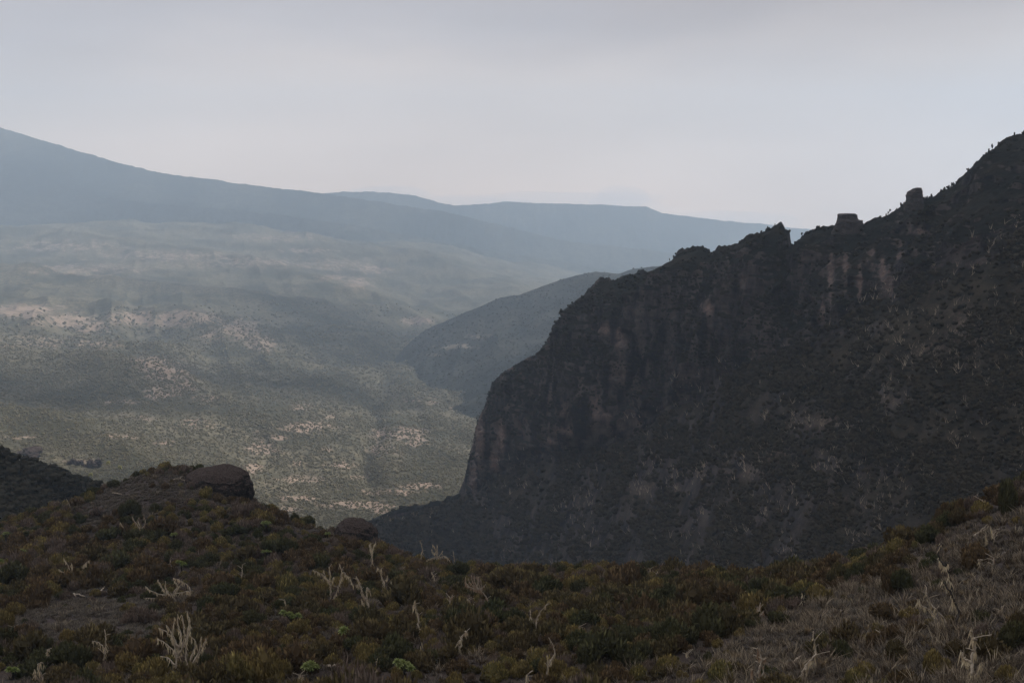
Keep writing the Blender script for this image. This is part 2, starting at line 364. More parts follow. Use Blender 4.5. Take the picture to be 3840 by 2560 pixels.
# back side falls away behind the last crest
last = V[:, -1]
back = [last + np.array([0, 300 * k, -60 * k * k]) for k in (1, 2, 3)]
V = np.concatenate([V] + [b[:, None] for b in back], 1)
vpx, vpy = project(V)
BARE_AND_LIT = [(86,1166,110,26,1),(258,1201,110,26,1),(344,1230,60,20,.9),(505,1195,95,26,1),(689,1195,130,26,1),(900,1235,80,40,.8),(976,1281,55,35,.9),
 (574,1356,85,20,1),(631,1402,95,45,.9),(597,1471,50,24,1),(677,1453,45,24,.9),(775,1494,50,10,.8),(448,1505,90,12,.7),(528,1568,50,10,.6),(735,1591,60,22,.7),
 (419,1637,80,12,.7),(626,1660,40,8,.8),(987,1677,55,22,1),(953,1758,45,16,.8),(1141,1600,85,20,1),(1130,1525,40,12,.8),(1221,1685,26,9,.9),(1273,1743,60,12,1),
 (1112,1737,24,9,.9),(1434,1685,45,22,1),(1508,1628,100,24,1),(1560,1650,60,20,.8),(1543,1502,34,8,.8),(1732,1530,40,9,.8),(1629,1510,30,6,.7),(1359,1892,150,13,1),(1221,1892,45,14,1),
 (1130,1869,70,12,.9),(1089,1800,60,12,.9),(1577,1823,70,14,1),(1470,1845,90,11,1),(1445,1915,45,8,1),(1072,1915,45,12,.9),(1704,1300,80,14,.6),(1566,1203,60,14,.9),
 (946,1749,40,12,.8),(800,1260,60,20,.6),(150,1280,160,25,.5),(350,1290,120,20,.55),(1250,1560,50,8,.6),(1180,1800,60,10,.7),(1340,1790,50,8,.8),
 (300,1730,90,12,.5),(60,1640,120,10,.5),(1040,1640,40,10,.8),
 (640,960,300,24,.42),(240,925,240,22,.45),(330,1010,300,26,.42),(900,985,300,24,.42),(1050,890,240,18,.36),(1250,990,200,24,.4),(1400,1010,60,20,.6),(1340,1060,60,25,.55),(1250,1040,70,14,.5),(1150,940,130,10,.5)]  # the wide faint ellipses paint a sunlit band on the upper slopes
bare = ell(vpx, vpy, BARE_AND_LIT)
valley = mesh_obj('valley_land', V.reshape(-1, 3), grid_faces(*V.shape[:2]), M['valley'], attrs={'bare': bare.ravel()})
tag(valley, 'broad hazy valley floor and scrub slopes with pale bare patches', kind='structure')

# --- far ridges
def far_layer(name, label, xs, pys, D0, foot, mat, amp=26, X0=-2400, X1=5800, ff=.84, n=700, barelist=None, rowsn=40):
    X = np.unique(np.concatenate([np.linspace(X0, 0, 80), np.linspace(0, 3200, n), np.linspace(3200, X1, 80)]))
    cr_ = nodes(X, xs, pys)
    D = D0(X) if callable(D0) else np.full(X.shape, D0)
    rows = [(cr_ + foot, D * ff), (cr_ + foot * 0.55, D * (ff * .6 + .4)), (cr_ + foot * 0.25, D * (ff * .28 + .72)), (cr_, D)]
    P = interp_rows(rows, X, [rowsn // 3] * 3)
    s = D[:, None] / 9000
    P[..., 2] += s * (amp * 3 * fbm(P, (700, 1500, 900), 3, seed=5) + amp * ridged(P, (260, 700, 2000), 3, seed=6)) * (1 - sstep(0.82, 1, np.linspace(0, 1, P.shape[1]))[None] * 0.75)
    P[..., 2] += fbm(P, (40, 90, 40), 3, seed=8) * 8 * s + fbm(P, (14, 60, 14), 2, seed=9) * 4 * s
    last = P[:, -1]
    P = np.concatenate([P] + [(last + np.array([0, 200 * k, -70 * k * k]))[:, None] for k in (1, 2, 3)], 1)
    px, py = project(P)
    b = ell(px, py, barelist or [])
    o = mesh_obj(name, P.reshape(-1, 3), grid_faces(*P.shape[:2]), mat, attrs={'bare': b.ravel()})
    tag(o, label, kind='structure'); return o, P
far_layer('mountain_slope', 'blue hazy mountain flank sloping down from the upper left',
    [-6000, -1500, 0, 300, 640, 960, 1240, 1700, 2100, 3000, 9000], [330, 350, 480, 570, 655, 700, 728, 800, 900, 1000, 1300], 6600, 420, M['far'], ff=.78)
far_layer('lower_mountain_slope', 'darker hazy lower shoulder under the left mountain flank',
    [-6000, -1500, 0, 300, 600, 1000, 1300, 1600, 1900, 2200, 3000, 9000], [200, 580, 695, 735, 765, 800, 840, 895, 950, 1000, 1100, 1300], 5900, 260, M['far'], ff=.88)
far_layer('distant_ridge', 'long pale blue ridge on the horizon with cloud behind it',
    [-6000, 0, 900, 1240, 1300, 1480, 1560, 1640, 1720, 1800, 1880, 2060, 2300, 2420, 2480, 2600, 2760, 2860, 2960, 3400, 9000],
    [900, 800, 735, 724, 718, 726, 735, 757, 768, 765, 756, 761, 768, 775, 798, 812, 832, 836, 852, 875, 950], 8000, 330, M['far'],
    barelist=[(1500, 880, 250, 16, .8), (1800, 930, 250, 20, .9), (2050, 985, 200, 22, .9), (2250, 1010, 120, 18, .7)])

# --- slope behind the cliff
X = np.unique(np.concatenate([np.linspace(1250, 1600, 40), np.linspace(1600, 2700, 260), np.linspace(2700, 4500, 40)]))
cr_ = nodes(X, [1250, 1400, 1500, 1600, 1700, 1800, 1880, 1950, 2000, 2100, 2200, 2280, 2320, 2400, 2450, 2520, 2700, 4500],
            [1480, 1400, 1300, 1215, 1172, 1135, 1104, 1098, 1078, 1042, 1010, 1003, 1008, 984, 975, 972, 960, 900])
Dc = nodes(X, [1250, 1500, 1800, 2500, 4500], [2350, 2700, 2600, 2300, 2100])
Df = nodes(X, [1250, 1500, 1800, 2500, 4500], [1850, 1250, 1050, 1000, 1000])
pf = nodes(X, [1250, 1400, 1600, 1800, 4500], [1500, 1650, 1850, 1950, 1950])
P = interp_rows([(pf, Df), (cr_ * .35 + pf * .65, Df * .72 + Dc * .28), (cr_ * .7 + pf * .3, Df * .38 + Dc * .62), (cr_, Dc)], X, [30, 40, 40])
P[..., 2] += (20 * ridged(P, (170, 190, 900), 3, seed=12) + 9 * fbm(P, 180, 3, seed=13) + 2.5 * fbm(P, 22, 3, seed=14)) * (1 - 0.6 * sstep(.85, 1, np.linspace(0, 1, P.shape[1])))[None]
P[..., 2] -= 12 + 45 * (1 - sstep(1500, 1900, X))[:, None] * (1 - sstep(.35, .8, np.linspace(0, 1, P.shape[1])))[None]
last = P[:, -1]
P = np.concatenate([P] + [(last + np.array([30 * k, 120 * k, -50 * k * k]))[:, None] for k in (1, 2, 3, 4)], 1)
px, py = project(P)
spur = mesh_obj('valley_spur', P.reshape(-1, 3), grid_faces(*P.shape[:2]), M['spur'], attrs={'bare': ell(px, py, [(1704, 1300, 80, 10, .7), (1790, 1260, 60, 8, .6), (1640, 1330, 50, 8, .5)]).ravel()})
tag(spur, 'hazy scrub spur running down behind the dark cliff', kind='structure')
SPUR = P

# --- near left hillside
X = np.linspace(-2500, 560, 260)
cr_ = nodes(X, [-2500, -800, -200, 0, 120, 200, 250, 330, 420, 560], [900, 1450, 1700, 1765, 1792, 1845, 1890, 1940, 2010, 2120])
Dc = nodes(X, [-2500, 0, 560], [300, 370, 400])
P = interp_rows([(cr_ + 420, Dc - 90), (cr_ + 120, Dc - 25), (cr_, Dc)], X, [40, 30])
P[..., 2] += 3 * fbm(P, 40, 3, seed=21) + 0.8 * fbm(P, 7, 3, seed=22)
last = P[:, -1]
P = np.concatenate([P] + [(last + np.array([15 * k, 25 * k, -10 * k * k]))[:, None] for k in (1, 2, 3, 4, 5)], 1)
px, py = project(P)
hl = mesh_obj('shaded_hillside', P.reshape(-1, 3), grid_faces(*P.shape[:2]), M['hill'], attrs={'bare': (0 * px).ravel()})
tag(hl, 'dark scrubby hillside at the left edge behind the knoll', kind='structure')
HILL = P

# --- mountain wall on the right
RX = [1000, 1200, 1330, 1412, 1470, 1650, 1725, 1733, 1744, 1755, 1771, 1788, 1820, 1845, 1878, 1943, 2025, 2065, 2106, 2155, 2204, 2253, 2286, 2351, 2405, 2420, 2449, 2470, 2482, 2500, 2514, 2547, 2580, 2637, 2662, 2669, 2680, 2694, 2776, 2810, 2857, 2900, 2930, 2945, 2963, 2968, 2970, 2985, 3010, 3020, 3045, 3069, 3100, 3135, 3241, 3331, 3396, 3453, 3494, 3540, 3575, 3649, 3700, 3755, 3840, 4500, 5500, 7500, 9500]
RY = [2150, 2050, 1975, 1938, 1912, 1880, 1850, 1820, 1790, 1731, 1665, 1584, 1518, 1437, 1404, 1363, 1322, 1273, 1208, 1159, 1094, 1048, 1042, 1032, 1012, 1020, 1045, 1040, 1037, 1005, 980, 944, 936, 925, 939, 955, 943, 931, 908, 885, 872, 848, 842, 858, 868, 905, 922, 928, 885, 878, 866, 857, 852, 849, 838, 800, 762, 748, 735, 712, 694, 628, 575, 530, 495, 100, -900, -2940, -5200]
X = np.unique(np.concatenate([np.linspace(1000, 1720, 90), np.linspace(1720, 1960, 130), np.linspace(1960, 3860, 620), np.linspace(3860, 9500, 120)]))
ry = nodes(X, RX, RY)
by = nodes(X, [1000, 1412, 1650, 1731, 1770, 1850, 2035, 2270, 2400, 2700, 3080, 3480, 3840, 4500, 5500, 7500, 9500], [2170, 1960, 1900, 1866, 1860, 1775, 1685, 1650, 1580, 1400, 1220, 1010, 850, 550, 0, -1000, -2500])
by = np.maximum(by, ry + 12)
fy = nodes(X, [1000, 1412, 1731, 2200, 3000, 3840, 5500, 9500], [2350, 2250, 2180, 2230, 2230, 2080, 1700, 1300])
Ff = nodes(X, [1000, 1412, 1731, 2000, 2400, 2700, 3080, 3480, 3840, 5500, 9500], [690, 780, 850, 770, 630, 540, 460, 400, 360, 250, 160])
Bf = nodes(X, [1000, 1412, 1731, 1850, 2035, 2270, 2400, 2700, 3080, 3480, 3840, 5500, 9500], [730, 840, 930, 890, 835, 770, 740, 655, 590, 545, 515, 400, 230])
Rf = Bf + nodes(X, [1000, 1700, 1731, 1850, 2035, 2270, 2700, 3080, 3480, 3840, 5500, 9500], [5, 6, 8, 30, 48, 60, 62, 72, 90, 120, 160, 160])
mid = lambda a, b, t: a * (1 - t) + b * t
P = interp_rows([(fy, Ff), (mid(fy, by, .5), mid(Ff, Bf, .44)), (by + (fy - by) * .06, mid(Ff, Bf, .93)), (by, Bf), (mid(by, ry, .45), mid(Bf, Rf, .28)), (mid(by, ry, .8), mid(Bf, Rf, .68)), (ry, Rf)], X, [55, 50, 8, 55, 50, 34])
nu, nv = P.shape[:2]
jj = np.arange(nv)
k0 = 55 + 50
cliff = sstep(k0 - 6, k0 + 16, jj) * (1 - sstep(nv - 20, nv - 1, jj) * 0.72)
cliff = cliff[None, :] * sstep(1700, 1735, X)[:, None]
slope = (1 - sstep(k0 - 20, k0 + 8, jj))[None, :] * np.ones((nu, 1))
# columns and gullies of the cliff: depth changes mostly along the wall, little with height
s_along = P * np.array([1, 1, 0.16])
fl = ridged(s_along, (17, 17, 17), 3, seed=31) * 5.0 + ridged(s_along, (52, 52, 52), 2, seed=32) * 13.0 + fbm(P, (5.5, 5.5, 3.5), 3, seed=33) * 1.5 + fbm(P, (40, 40, 30), 3, seed=39) * 6
sk = P[..., 0] * .6 - P[..., 1] * .8 - P[..., 2] * .55
SK = np.stack([sk, P[..., 2] * .12, 0 * sk], -1)
butt = (ridged(SK, (105, 300, 1), 2, seed=71) * 20 + ridged(SK, (38, 90, 1), 2, seed=72) * 9 + ridged(SK, (14, 60, 1), 2, seed=73) * 2.5)
top_f = 1 - sstep(nv - 34, nv - 3, jj)[None, :] * .9
nose_f = sstep(1740, 2150, X)[:, None] * .8 + .2
fl = (fl + butt * nose_f) * top_f
strata = fbm(P * np.array([.25, .25, 1]), (6, 6, 4.2), 3, seed=34) * 3.6 * top_f
nrm = np.array([-0.75, -0.62, 0.18]); nrm /= np.linalg.norm(nrm)
size = (P[..., 1] / 700)[..., None]
edge = sstep(1731, 1800, X)[:, None] * 0.85 + 0.15
P = P + nrm * ((fl + strata) * cliff * edge)[..., None] * size
P[..., 2] += slope * (butt * .5 + 4.5 * fbm(P, (60, 60, 60), 3, seed=35) + 6 * ridged(P, (45, 120, 200), 2, seed=36) + 1.0 * fbm(P, 9, 3, seed=37)) * sstep(0, 20, jj)[None]
# jagged crest
P[:, -6:, 2] += fbm(P[:, -6:], (7, 7, 7), 3, seed=38) * 1.6 + fbm(P[:, -6:], (15, 15, 15), 2, seed=46) * 2.2 + fbm(P[:, -6:], (2.2, 2.2, 2.2), 2, seed=44) * 1.3
last = P[:, -1]
P = np.concatenate([P] + [(last + np.stack([last[:, 0] / last[:, 1] * 14 * k + .5 * k, np.full(len(last), 14. * k), last[:, 2] / last[:, 1] * 14 * k - 8. * k * k - 1.5], -1))[:, None] for k in (0.35, 1.2, 2.6, 5, 8)], 1)
px, py = project(P)
WB = [(1800,1650,22,120,1),(1880,1640,18,90,1),(1850,1730,20,50,1),(1775,1790,16,80,1),(2115,1530,14,42,.9),(2232,1510,22,60,.8),(2260,1560,40,16,.7),(2340,1420,12,70,.6),(2110,1615,40,16,.9),(2060,1655,18,14,.9),(2330,1600,16,20,.6),(2400,1585,22,22,.6),
 (2270,1235,28,26,.8),(2322,1260,22,40,.8),(2655,1160,26,28,.9),(2790,1060,14,40,.6),(3085,1160,10,50,.8),(3115,1020,14,110,.7),(3170,1010,12,90,.7),(3225,1050,12,90,.7),(3310,1000,16,60,.7),(3330,1060,30,50,.5),(3370,950,14,60,.6),(3450,870,40,14,.8),(3270,950,20,60,.5),(1920,1380,40,6,.6),(1990,1345,30,8,.5),(2180,1490,10,60,.5),(1960,1600,14,70,.5),(2060,1500,12,80,.4)]
WD = [(2520,1835,160,26,.8),(2700,1770,200,36,.9),(2900,1700,170,40,.8),(3100,1590,140,40,.7),(3330,1500,120,36,.55),(3050,1750,200,30,.45),(2150,1900,110,14,.4),(3650,1230,120,60,.6),(3500,1330,100,50,.5),(2450,2010,140,24,.4),(2800,1920,160,26,.5),(3100,1880,140,30,.5),(3500,1100,60,20,.4)]
upm = np.zeros(P.shape[:2]); upm[:, :nv] = sstep(k0 - 14, k0 + 10, jj)[None]; upm[:, nv:] = 1
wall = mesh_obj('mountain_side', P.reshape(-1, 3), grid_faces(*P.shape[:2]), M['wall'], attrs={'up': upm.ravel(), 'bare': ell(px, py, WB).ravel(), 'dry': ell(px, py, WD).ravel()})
tag(wall, 'dark jagged mountain wall with fluted cliffs and scrub slopes', kind='structure')
WALL = P

# --- foreground slope: thin plate surface through measured points
FG = []
def fp(px, py, D, dz=0.0):
    p = W(px, py, D); FG.append((float(p[0]), float(p[1]), float(p[2]) + dz))
for px, py, D in [(-700,2560,76),(0,2560,78),(700,2560,76),(1400,2560,74),(2000,2560,72),(2600,2560,66),(3200,2560,57),(3840,2560,48),(4500,2560,42),
                  (-700,2350,102),(0,2350,104),(700,2350,100),(1400,2350,98),(2000,2350,96),(2600,2350,92),(3200,2350,76),(3840,2300,58),(4600,2200,48),
                  (-700,2180,140),(0,2180,142),(700,2200,128),(1400,2200,130),(2000,2220,128),(2600,2220,122),(3000,2230,108),(3400,2140,88),(3840,2060,74),(4600,1800,62),
                  (-700,2040,185),(0,2010,186),(380,2000,176),(700,2020,165),(1100,2040,168),(1400,2090,166),(1700,2140,158),(2000,2160,152),(2600,2165,144),(3000,2155,128),(3250,2080,108),(3500,1990,98),(3840,1870,88),(4600,1500,84),
                  (0,1950,208),(250,1900,210),(400,1838,212),(520,1778,213),(640,1757,213),(760,1760,212),(860,1800,208),(-700,1980,215),
                  (960,1925,200),(1100,1955,196),(1250,1985,192),(1400,2052,184),(1600,2105,176),(1850,2128,168),(2200,2143,162),(2600,2147,155),(2950,2142,140),(3150,2080,122),(3400,1975,110),(3640,1880,104),(3840,1805,100),(4600,1350,98)]:
    fp(px, py, D, (-0.9 if py > 2000 else -0.4) - (1.1 if px > 3100 and py < 2100 else 0))
ks = list(FG)
for (px, py, D) in [(-700,1980,215),(0,1950,208),(250,1900,210),(520,1778,213),(760,1760,212),(860,1800,208),(960,1925,200),(1250,1985,192),(1400,2052,184),(1600,2105,176),(1850,2128,168),(2200,2143,162),(2600,2147,155),(2950,2142,140),(3150,2080,122),(3400,1975,110),(3840,1805,100),(4600,1350,98)]:
    for dd, dzz in ((14, -7), (45, -34), (100, -78)):
        p = W(px, py, D); FG.append((float(p[0]) * (1 + dd / D * .6), float(p[1]) + dd, float(p[2]) + dzz))
FG += [(0, 0, -1.7), (-14, 0, -2.5), (12, 0, -1.0), (0, -30, 3), (0, 12, -9), (0, 30, -19), (0, 50, -29), (-20, 40, -25), (18, 34, -19), (-30, 10, -12), (30, 12, -2), (-60, 30, -24), (60, 0, 22), (70, 40, 8), (120, 40, 50), (120, 90, 30), (130, -40, 70), (200, 40, 120), (200, 100, 90), (320, 60, 220), (320, -60, 240), (-60, -40, 0), (-150, -40, -15), (-150, 60, -40), (-170, 130, -58), (320, 130, 170)]
FG = np.array(FG)
def tps_fit(C):
    n = len(C); d = np.linalg.norm(C[:, None, :2] - C[None, :, :2], axis=-1) + 1e-9
    K = d * d * np.log(d) / 1000 + np.eye(n) * 0.4
    Pm = np.concatenate([np.ones((n, 1)), C[:, :2] / 100], 1)
    A = np.zeros((n + 3, n + 3)); A[:n, :n] = K; A[:n, n:] = Pm; A[n:, :n] = Pm.T
    w = np.linalg.solve(A, np.concatenate([C[:, 2], np.zeros(3)])); return w
TPW = tps_fit(FG)
def ground_z(x, y, detail=True):
    x = np.asarray(x, float); y = np.asarray(y, float); sh = x.shape; xf = x.ravel(); yf = y.ravel()
    z = TPW[-3] + TPW[-2] * xf / 100 + TPW[-1] * yf / 100
    for c, w_ in zip(FG, TPW[:-3]):
        d = np.sqrt((xf - c[0])**2 + (yf - c[1])**2) + 1e-9
        z = z + w_ * d * d * np.log(d) / 1000
    z = z.reshape(sh)
    lim = -(0.53 * y + 0.9) + 0.9 * np.clip(np.abs(x) - 0.62 * y - 3, 0, None)      # the steep bank below the viewpoint
    yb = np.interp(x / np.maximum(y, 1), [-.6, 0, .2, .35, .54, .8], [76, 74, 66, 57, 46, 40])
    lim = lim + 2.2 * np.clip(y - yb + 9, 0, None)
    lim = np.where(y < 1.5, -1.7 + 0.35 * np.abs(x) + 0 * y, lim)
    z = np.minimum(z, lim)
    if detail:
        Q = np.stack([x, y, 0 * x], -1)
        near = sstep(15, 50, np.hypot(x, y))
        z = z + near * (1.1 * fbm(Q, 16, 3, seed=41) + 0.35 * fbm(Q, 3.5, 3, seed=42))
    return z
gx_ = np.concatenate([np.linspace(-210, -90, 60, endpoint=False), np.linspace(-90, 100, 211, endpoint=False), np.linspace(100, 330, 70)])
gy_ = np.concatenate([np.linspace(-60, 40, 50, endpoint=False), np.linspace(40, 250, 234, endpoint=False), np.linspace(250, 300, 20)])
GX, GY = np.meshgrid(gx_, gy_, indexing='ij')
GZ = ground_z(GX, GY)
G = np.stack([GX, GY, GZ], -1)
gpx, gpy = project(G)
def right_dry(px, py):   # dry grey slope on the right, below the line of bushes
    line = nodes(px, [2300, 2560, 2760, 2950, 3150, 3400, 3640, 3840, 4500], [2640, 2540, 2400, 2300, 2180, 2080, 1980, 1900, 1600])
    return sstep(-30, 50, py - line) * (px > 2300)
CLEAR = [(260, 2335, 380, 110, 1.05), (520, 1860, 250, 70, 1.1), (420, 2260, 200, 50, .9), (150, 2400, 160, 60, .9), (40, 2200, 80, 18, .7), (420, 2160, 70, 15, .6), (500, 1830, 200, 55, 1), (380, 1900, 140, 50, 1), (300, 1900, 60, 50, .7), (600, 1800, 180, 30, .9), (520, 1930, 120, 22, .7), (1090, 2180, 70, 26, .8), (1120, 2290, 60, 26, .6), (1080, 2200, 60, 20, .7), (700, 2100, 60, 10, .6), (1740, 2190, 60, 20, .5), (2280, 2330, 70, 16, .4), (2330, 2460, 45, 18, .9)]
gb = np.maximum(ell(gpx, gpy, CLEAR) * (GY > 45), right_dry(gpx, gpy) * (GY > 30))
land = mesh_obj('ground', G.reshape(-1, 3), grid_faces(*G.shape[:2]), M['soil'], attrs={'bare': gb.ravel()})
tag(land, 'near slope of brown soil under heath shrubs', kind='structure')

# base ground under everything, out to the horizon
bx = np.linspace(-9500, 9500, 61); BX, BY = np.meshgrid(bx, np.linspace(-1500, 8800, 61), indexing='ij')
B0 = np.stack([BX, BY, np.full_like(BX, -560.0)], -1)
bg_ = mesh_obj('terrain', B0.reshape(-1, 3), grid_faces(61, 61), M['far'], attrs={'bare': np.zeros(61 * 61)})
tag(bg_, 'low country beyond the ridges', kind='structure')

# ------------------------------------------------------------------ haze
def haze_box():
    x0, x1, y0, y1, z0, z1 = -9600, 9600, -1600, 8900, -561.5, 960
    v = [(x, y, z) for x in (x0, x1) for y in (y0, y1) for z in (z0, z1)]
    f = [(0, 1, 3, 2), (4, 6, 7, 5), (0, 4, 5, 1), (2, 3, 7, 6), (0, 2, 6, 4), (1, 5, 7, 3)]
    m = bpy.data.materials.new('haze_air'); m.use_nodes = True; nt = m.node_tree; nt.nodes.clear()
    o_ = N(nt, 'ShaderNodeOutputMaterial'); pv = N(nt, 'ShaderNodeVolumePrincipled')
    pv.inputs['Color'].default_value = (0.71, 0.855, 1.0, 1); pv.inputs['Density'].default_value = HAZE; pv.inputs['Anisotropy'].default_value = 0.2
    L(nt, pv.outputs[0], o_.inputs['Volume'])
    o = mesh_obj('haze', v, f, m, smooth=False); tag(o, 'pale blue haze filling the valley air', kind='stuff'); return o
HAZE = 1.6e-4
haze_box()

# ------------------------------------------------------------------ unseen clouds above the haze, set towards the sun to shade the land
def cloud(label, px, py, D, h, rx, ry, rz, seed):
    g = W(px, py, D); k = (h - g[2]) / SUNV.z
    c = Vector(g) + SUNV * float(k)
    bm = bmesh.new(); bmesh.ops.create_icosphere(bm, subdivisions=5, radius=1.0); v = np.array([p.co for p in bm.verts]); f = [[q.index for q in p.verts] for p in bm.faces]; bm.free()
    v = v * (1 + .55 * fbm(v, .8, 5, rough=.6, seed=seed))[:, None]; v[:, 2] = np.where(v[:, 2] < 0, v[:, 2] * .45, v[:, 2])
    o = mesh_obj('cloud', v * [rx, ry, rz], f, M['cloud']); o.location = c; tag(o, label, 'cloud', kind='stuff')
def cloud_bank(label, px, py, D, w, h, seed):
    c = W(px, py, D); v, f = None, None
    bm = bmesh.new(); bmesh.ops.create_icosphere(bm, subdivisions=4, radius=1.0); v = np.array([p.co for p in bm.verts]); f = [[q.index for q in p.verts] for p in bm.faces]; bm.free()
    v = v * (1 + .35 * fbm(v, .7, 3, seed=seed))[:, None] * [w * 1.1, 420, h * 1.5]
    o = mesh_obj('cloud_bank', v, f, MCB); o.location = c; tag(o, label, 'cloud', kind='stuff')
MCB = bpy.data.materials.new('mist_bank'); MCB.use_nodes = True; MCB.node_tree.nodes.clear()
_o = N(MCB.node_tree, 'ShaderNodeOutputMaterial'); _v = N(MCB.node_tree, 'ShaderNodeVolumePrincipled'); _v.inputs['Color'].default_value = (0.72, 0.78, 0.86, 1); _v.inputs['Density'].default_value = 0.0006; L(MCB.node_tree, _v.outputs[0], _o.inputs['Volume'])
cloud_bank('soft cloud lying behind the far ridge, widest bank', 2150, 765, 9500, 900, 85, 3)
cloud_bank('soft cloud behind the dip of the far ridge', 1450, 740, 9500, 420, 75, 4)
cloud_bank('small cloud puff over the right end of the far ridge', 2330, 745, 9600, 260, 75, 5)
cloud_bank('low thin cloud behind the middle of the far ridge', 1780, 765, 9500, 500, 60, 6)
cloud_bank('faint cloud behind the right tail of the far ridge', 2750, 830, 9500, 700, 70, 7)
cloud('broad unseen cloud added to shade the near slope', 1900, 2350, 140, 1750, 800, 520, 150, 1)  # this cloud and the next are added out of view to block the sun
cloud('unseen cloud added to shade the cliffs', 3000, 1400, 620, 1800, 750, 480, 150, 2)
cloud('small cloud shading the mouth of the gorge', 1750, 1230, 2800, 1900, 700, 420, 130, 3)
cloud('small cloud shading the left slope', 120, 1400, 1500, 1750, 300, 170, 90, 4)
cloud('small cloud shading the upper valley', 950, 1120, 3300, 1900, 600, 260, 110, 5)
cloud('long cloud shading the mountain shoulder', 300, 760, 5600, 2100, 1500, 450, 160, 6)
cloud('small cloud shading the valley side', 1100, 1420, 1900, 1800, 330, 130, 90, 7)
cloud('cloud shading the left hillside', 0, 1800, 560, 1700, 330, 150, 90, 8)


# ------------------------------------------------------------------ ray helpers on the near slope and the wall
def bvh_of(o):
    me = o.data; n = len(me.vertices); co = np.empty(n * 3, np.float32); me.vertices.foreach_get('co', co)
    fs = np.empty(len(me.loops), np.int32); me.loops.foreach_get('vertex_index', fs)
    return BVHTree.FromPolygons(co.reshape(-1, 3).tolist(), fs.reshape(-1, 4).tolist())
T_land = bvh_of(land)
def hit(px, py, tree=T_land):
    x, z = ray(px, py); d = Vector((float(x), 1.0, float(z))).normalized()
    h = tree.ray_cast(Vector((0, 0, 0)), d)
    return h[0]
def hit_or(px, py, D=150):
    h = hit(px, py)
    k = 0
    while h is None and k < 60: py += 4; h = hit(px, py); k += 1
    return h if h is not None else Vector(W(px, py, D))

# ------------------------------------------------------------------ plant prototypes
def ico(sub=1):
    bm = bmesh.new(); bmesh.ops.create_icosphere(bm, subdivisions=sub, radius=1.0)
    v = np.array([p.co for p in bm.verts]); f = np.array([[q.index for q in p.verts] for p in bm.faces]); bm.free(); return v, f
ICO1, ICO1F = ico(1); ICO2, ICO2F = ico(2)
def heath_mesh(name, mat, seed, tufts=520, size=1.0, upright=0.55, core=0.86, lumps=8, flat=1.0, tl=(0.12, 0.22), tw_=0.05, mound=0.5):
    """rounded heath crown: several lobes, each with short upright shoots standing proud"""
    r = np.random.default_rng(seed)
    vs, fs, ti = [], [], []; nv = 0
    cs = []
    for k in range(lumps):
        a = r.uniform(0, 6.283); d = r.uniform(0.1, 0.72) * size if k else 0
        rr = r.uniform(0.30, 0.52) * size * (1.0 if k else 1.25)
        h = (mound - 0.28 * d / size + r.uniform(-.08, .12)) * size * flat
        cs.append((d * math.cos(a), d * math.sin(a), h, rr))
    for (x, y, z, rr) in cs:
        v = ICO1 * rr * core * np.array([1, 1, .85]); v = v * (1 + 0.18 * r.standard_normal((len(v), 1)))
        vs.append(v + [x, y, z]); fs.append(ICO1F + nv); nv += len(v); ti.append(np.full(len(v), 0.06))
    # woody skirt under the lobes
    per = tufts // len(cs)
    for (x, y, z, rr) in cs:
        for _ in range(per):
            ph = r.uniform(0, 6.283); ct = r.uniform(-0.35, 1.0); st = math.sqrt(1 - ct * ct)
            n = np.array([st * math.cos(ph), st * math.sin(ph), ct])
            rad = rr * r.uniform(0.86, 1.04)
            p = np.array([x, y, z]) + n * rad * np.array([1, 1, .85])
            if any((p[0] - c[0])**2 + (p[1] - c[1])**2 + (p[2] - c[2])**2 < (c[3] * 0.78)**2 for c in cs): continue
            d = n * (1 - upright) + np.array([0, 0, 1]) * upright + r.standard_normal(3) * 0.22; d /= np.linalg.norm(d)
            l = r.uniform(*tl) * size; w = tw_ * size * r.uniform(.7, 1.4)
            s1 = np.cross(d, r.standard_normal(3)); s1 /= np.linalg.norm(s1) + 1e-9; s2 = np.cross(d, s1)
            b0 = p - d * l * .4
            pts = [b0 + s1 * w, b0 - s1 * w * .5 + s2 * w * .87, b0 - s1 * w * .5 - s2 * w * .87, b0 + d * l * .8 + s1 * w * .8, b0 + d * l * .8 - s1 * w * .8, b0 + d * l * 1.4]
            vs.append(np.array(pts)); fs.append(np.array([[0, 1, 3], [1, 4, 3], [1, 2, 4], [2, 0, 4], [0, 3, 4], [3, 4, 5]]) + nv); nv += 6
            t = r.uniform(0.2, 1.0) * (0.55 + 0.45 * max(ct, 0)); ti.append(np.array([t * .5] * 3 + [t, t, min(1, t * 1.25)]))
    v = np.concatenate(vs); f = np.concatenate(fs)
    o = mesh_obj(name, v, f, mat, smooth=False, attrs={'tint': np.concatenate(ti)}, link=False)
    return o.data
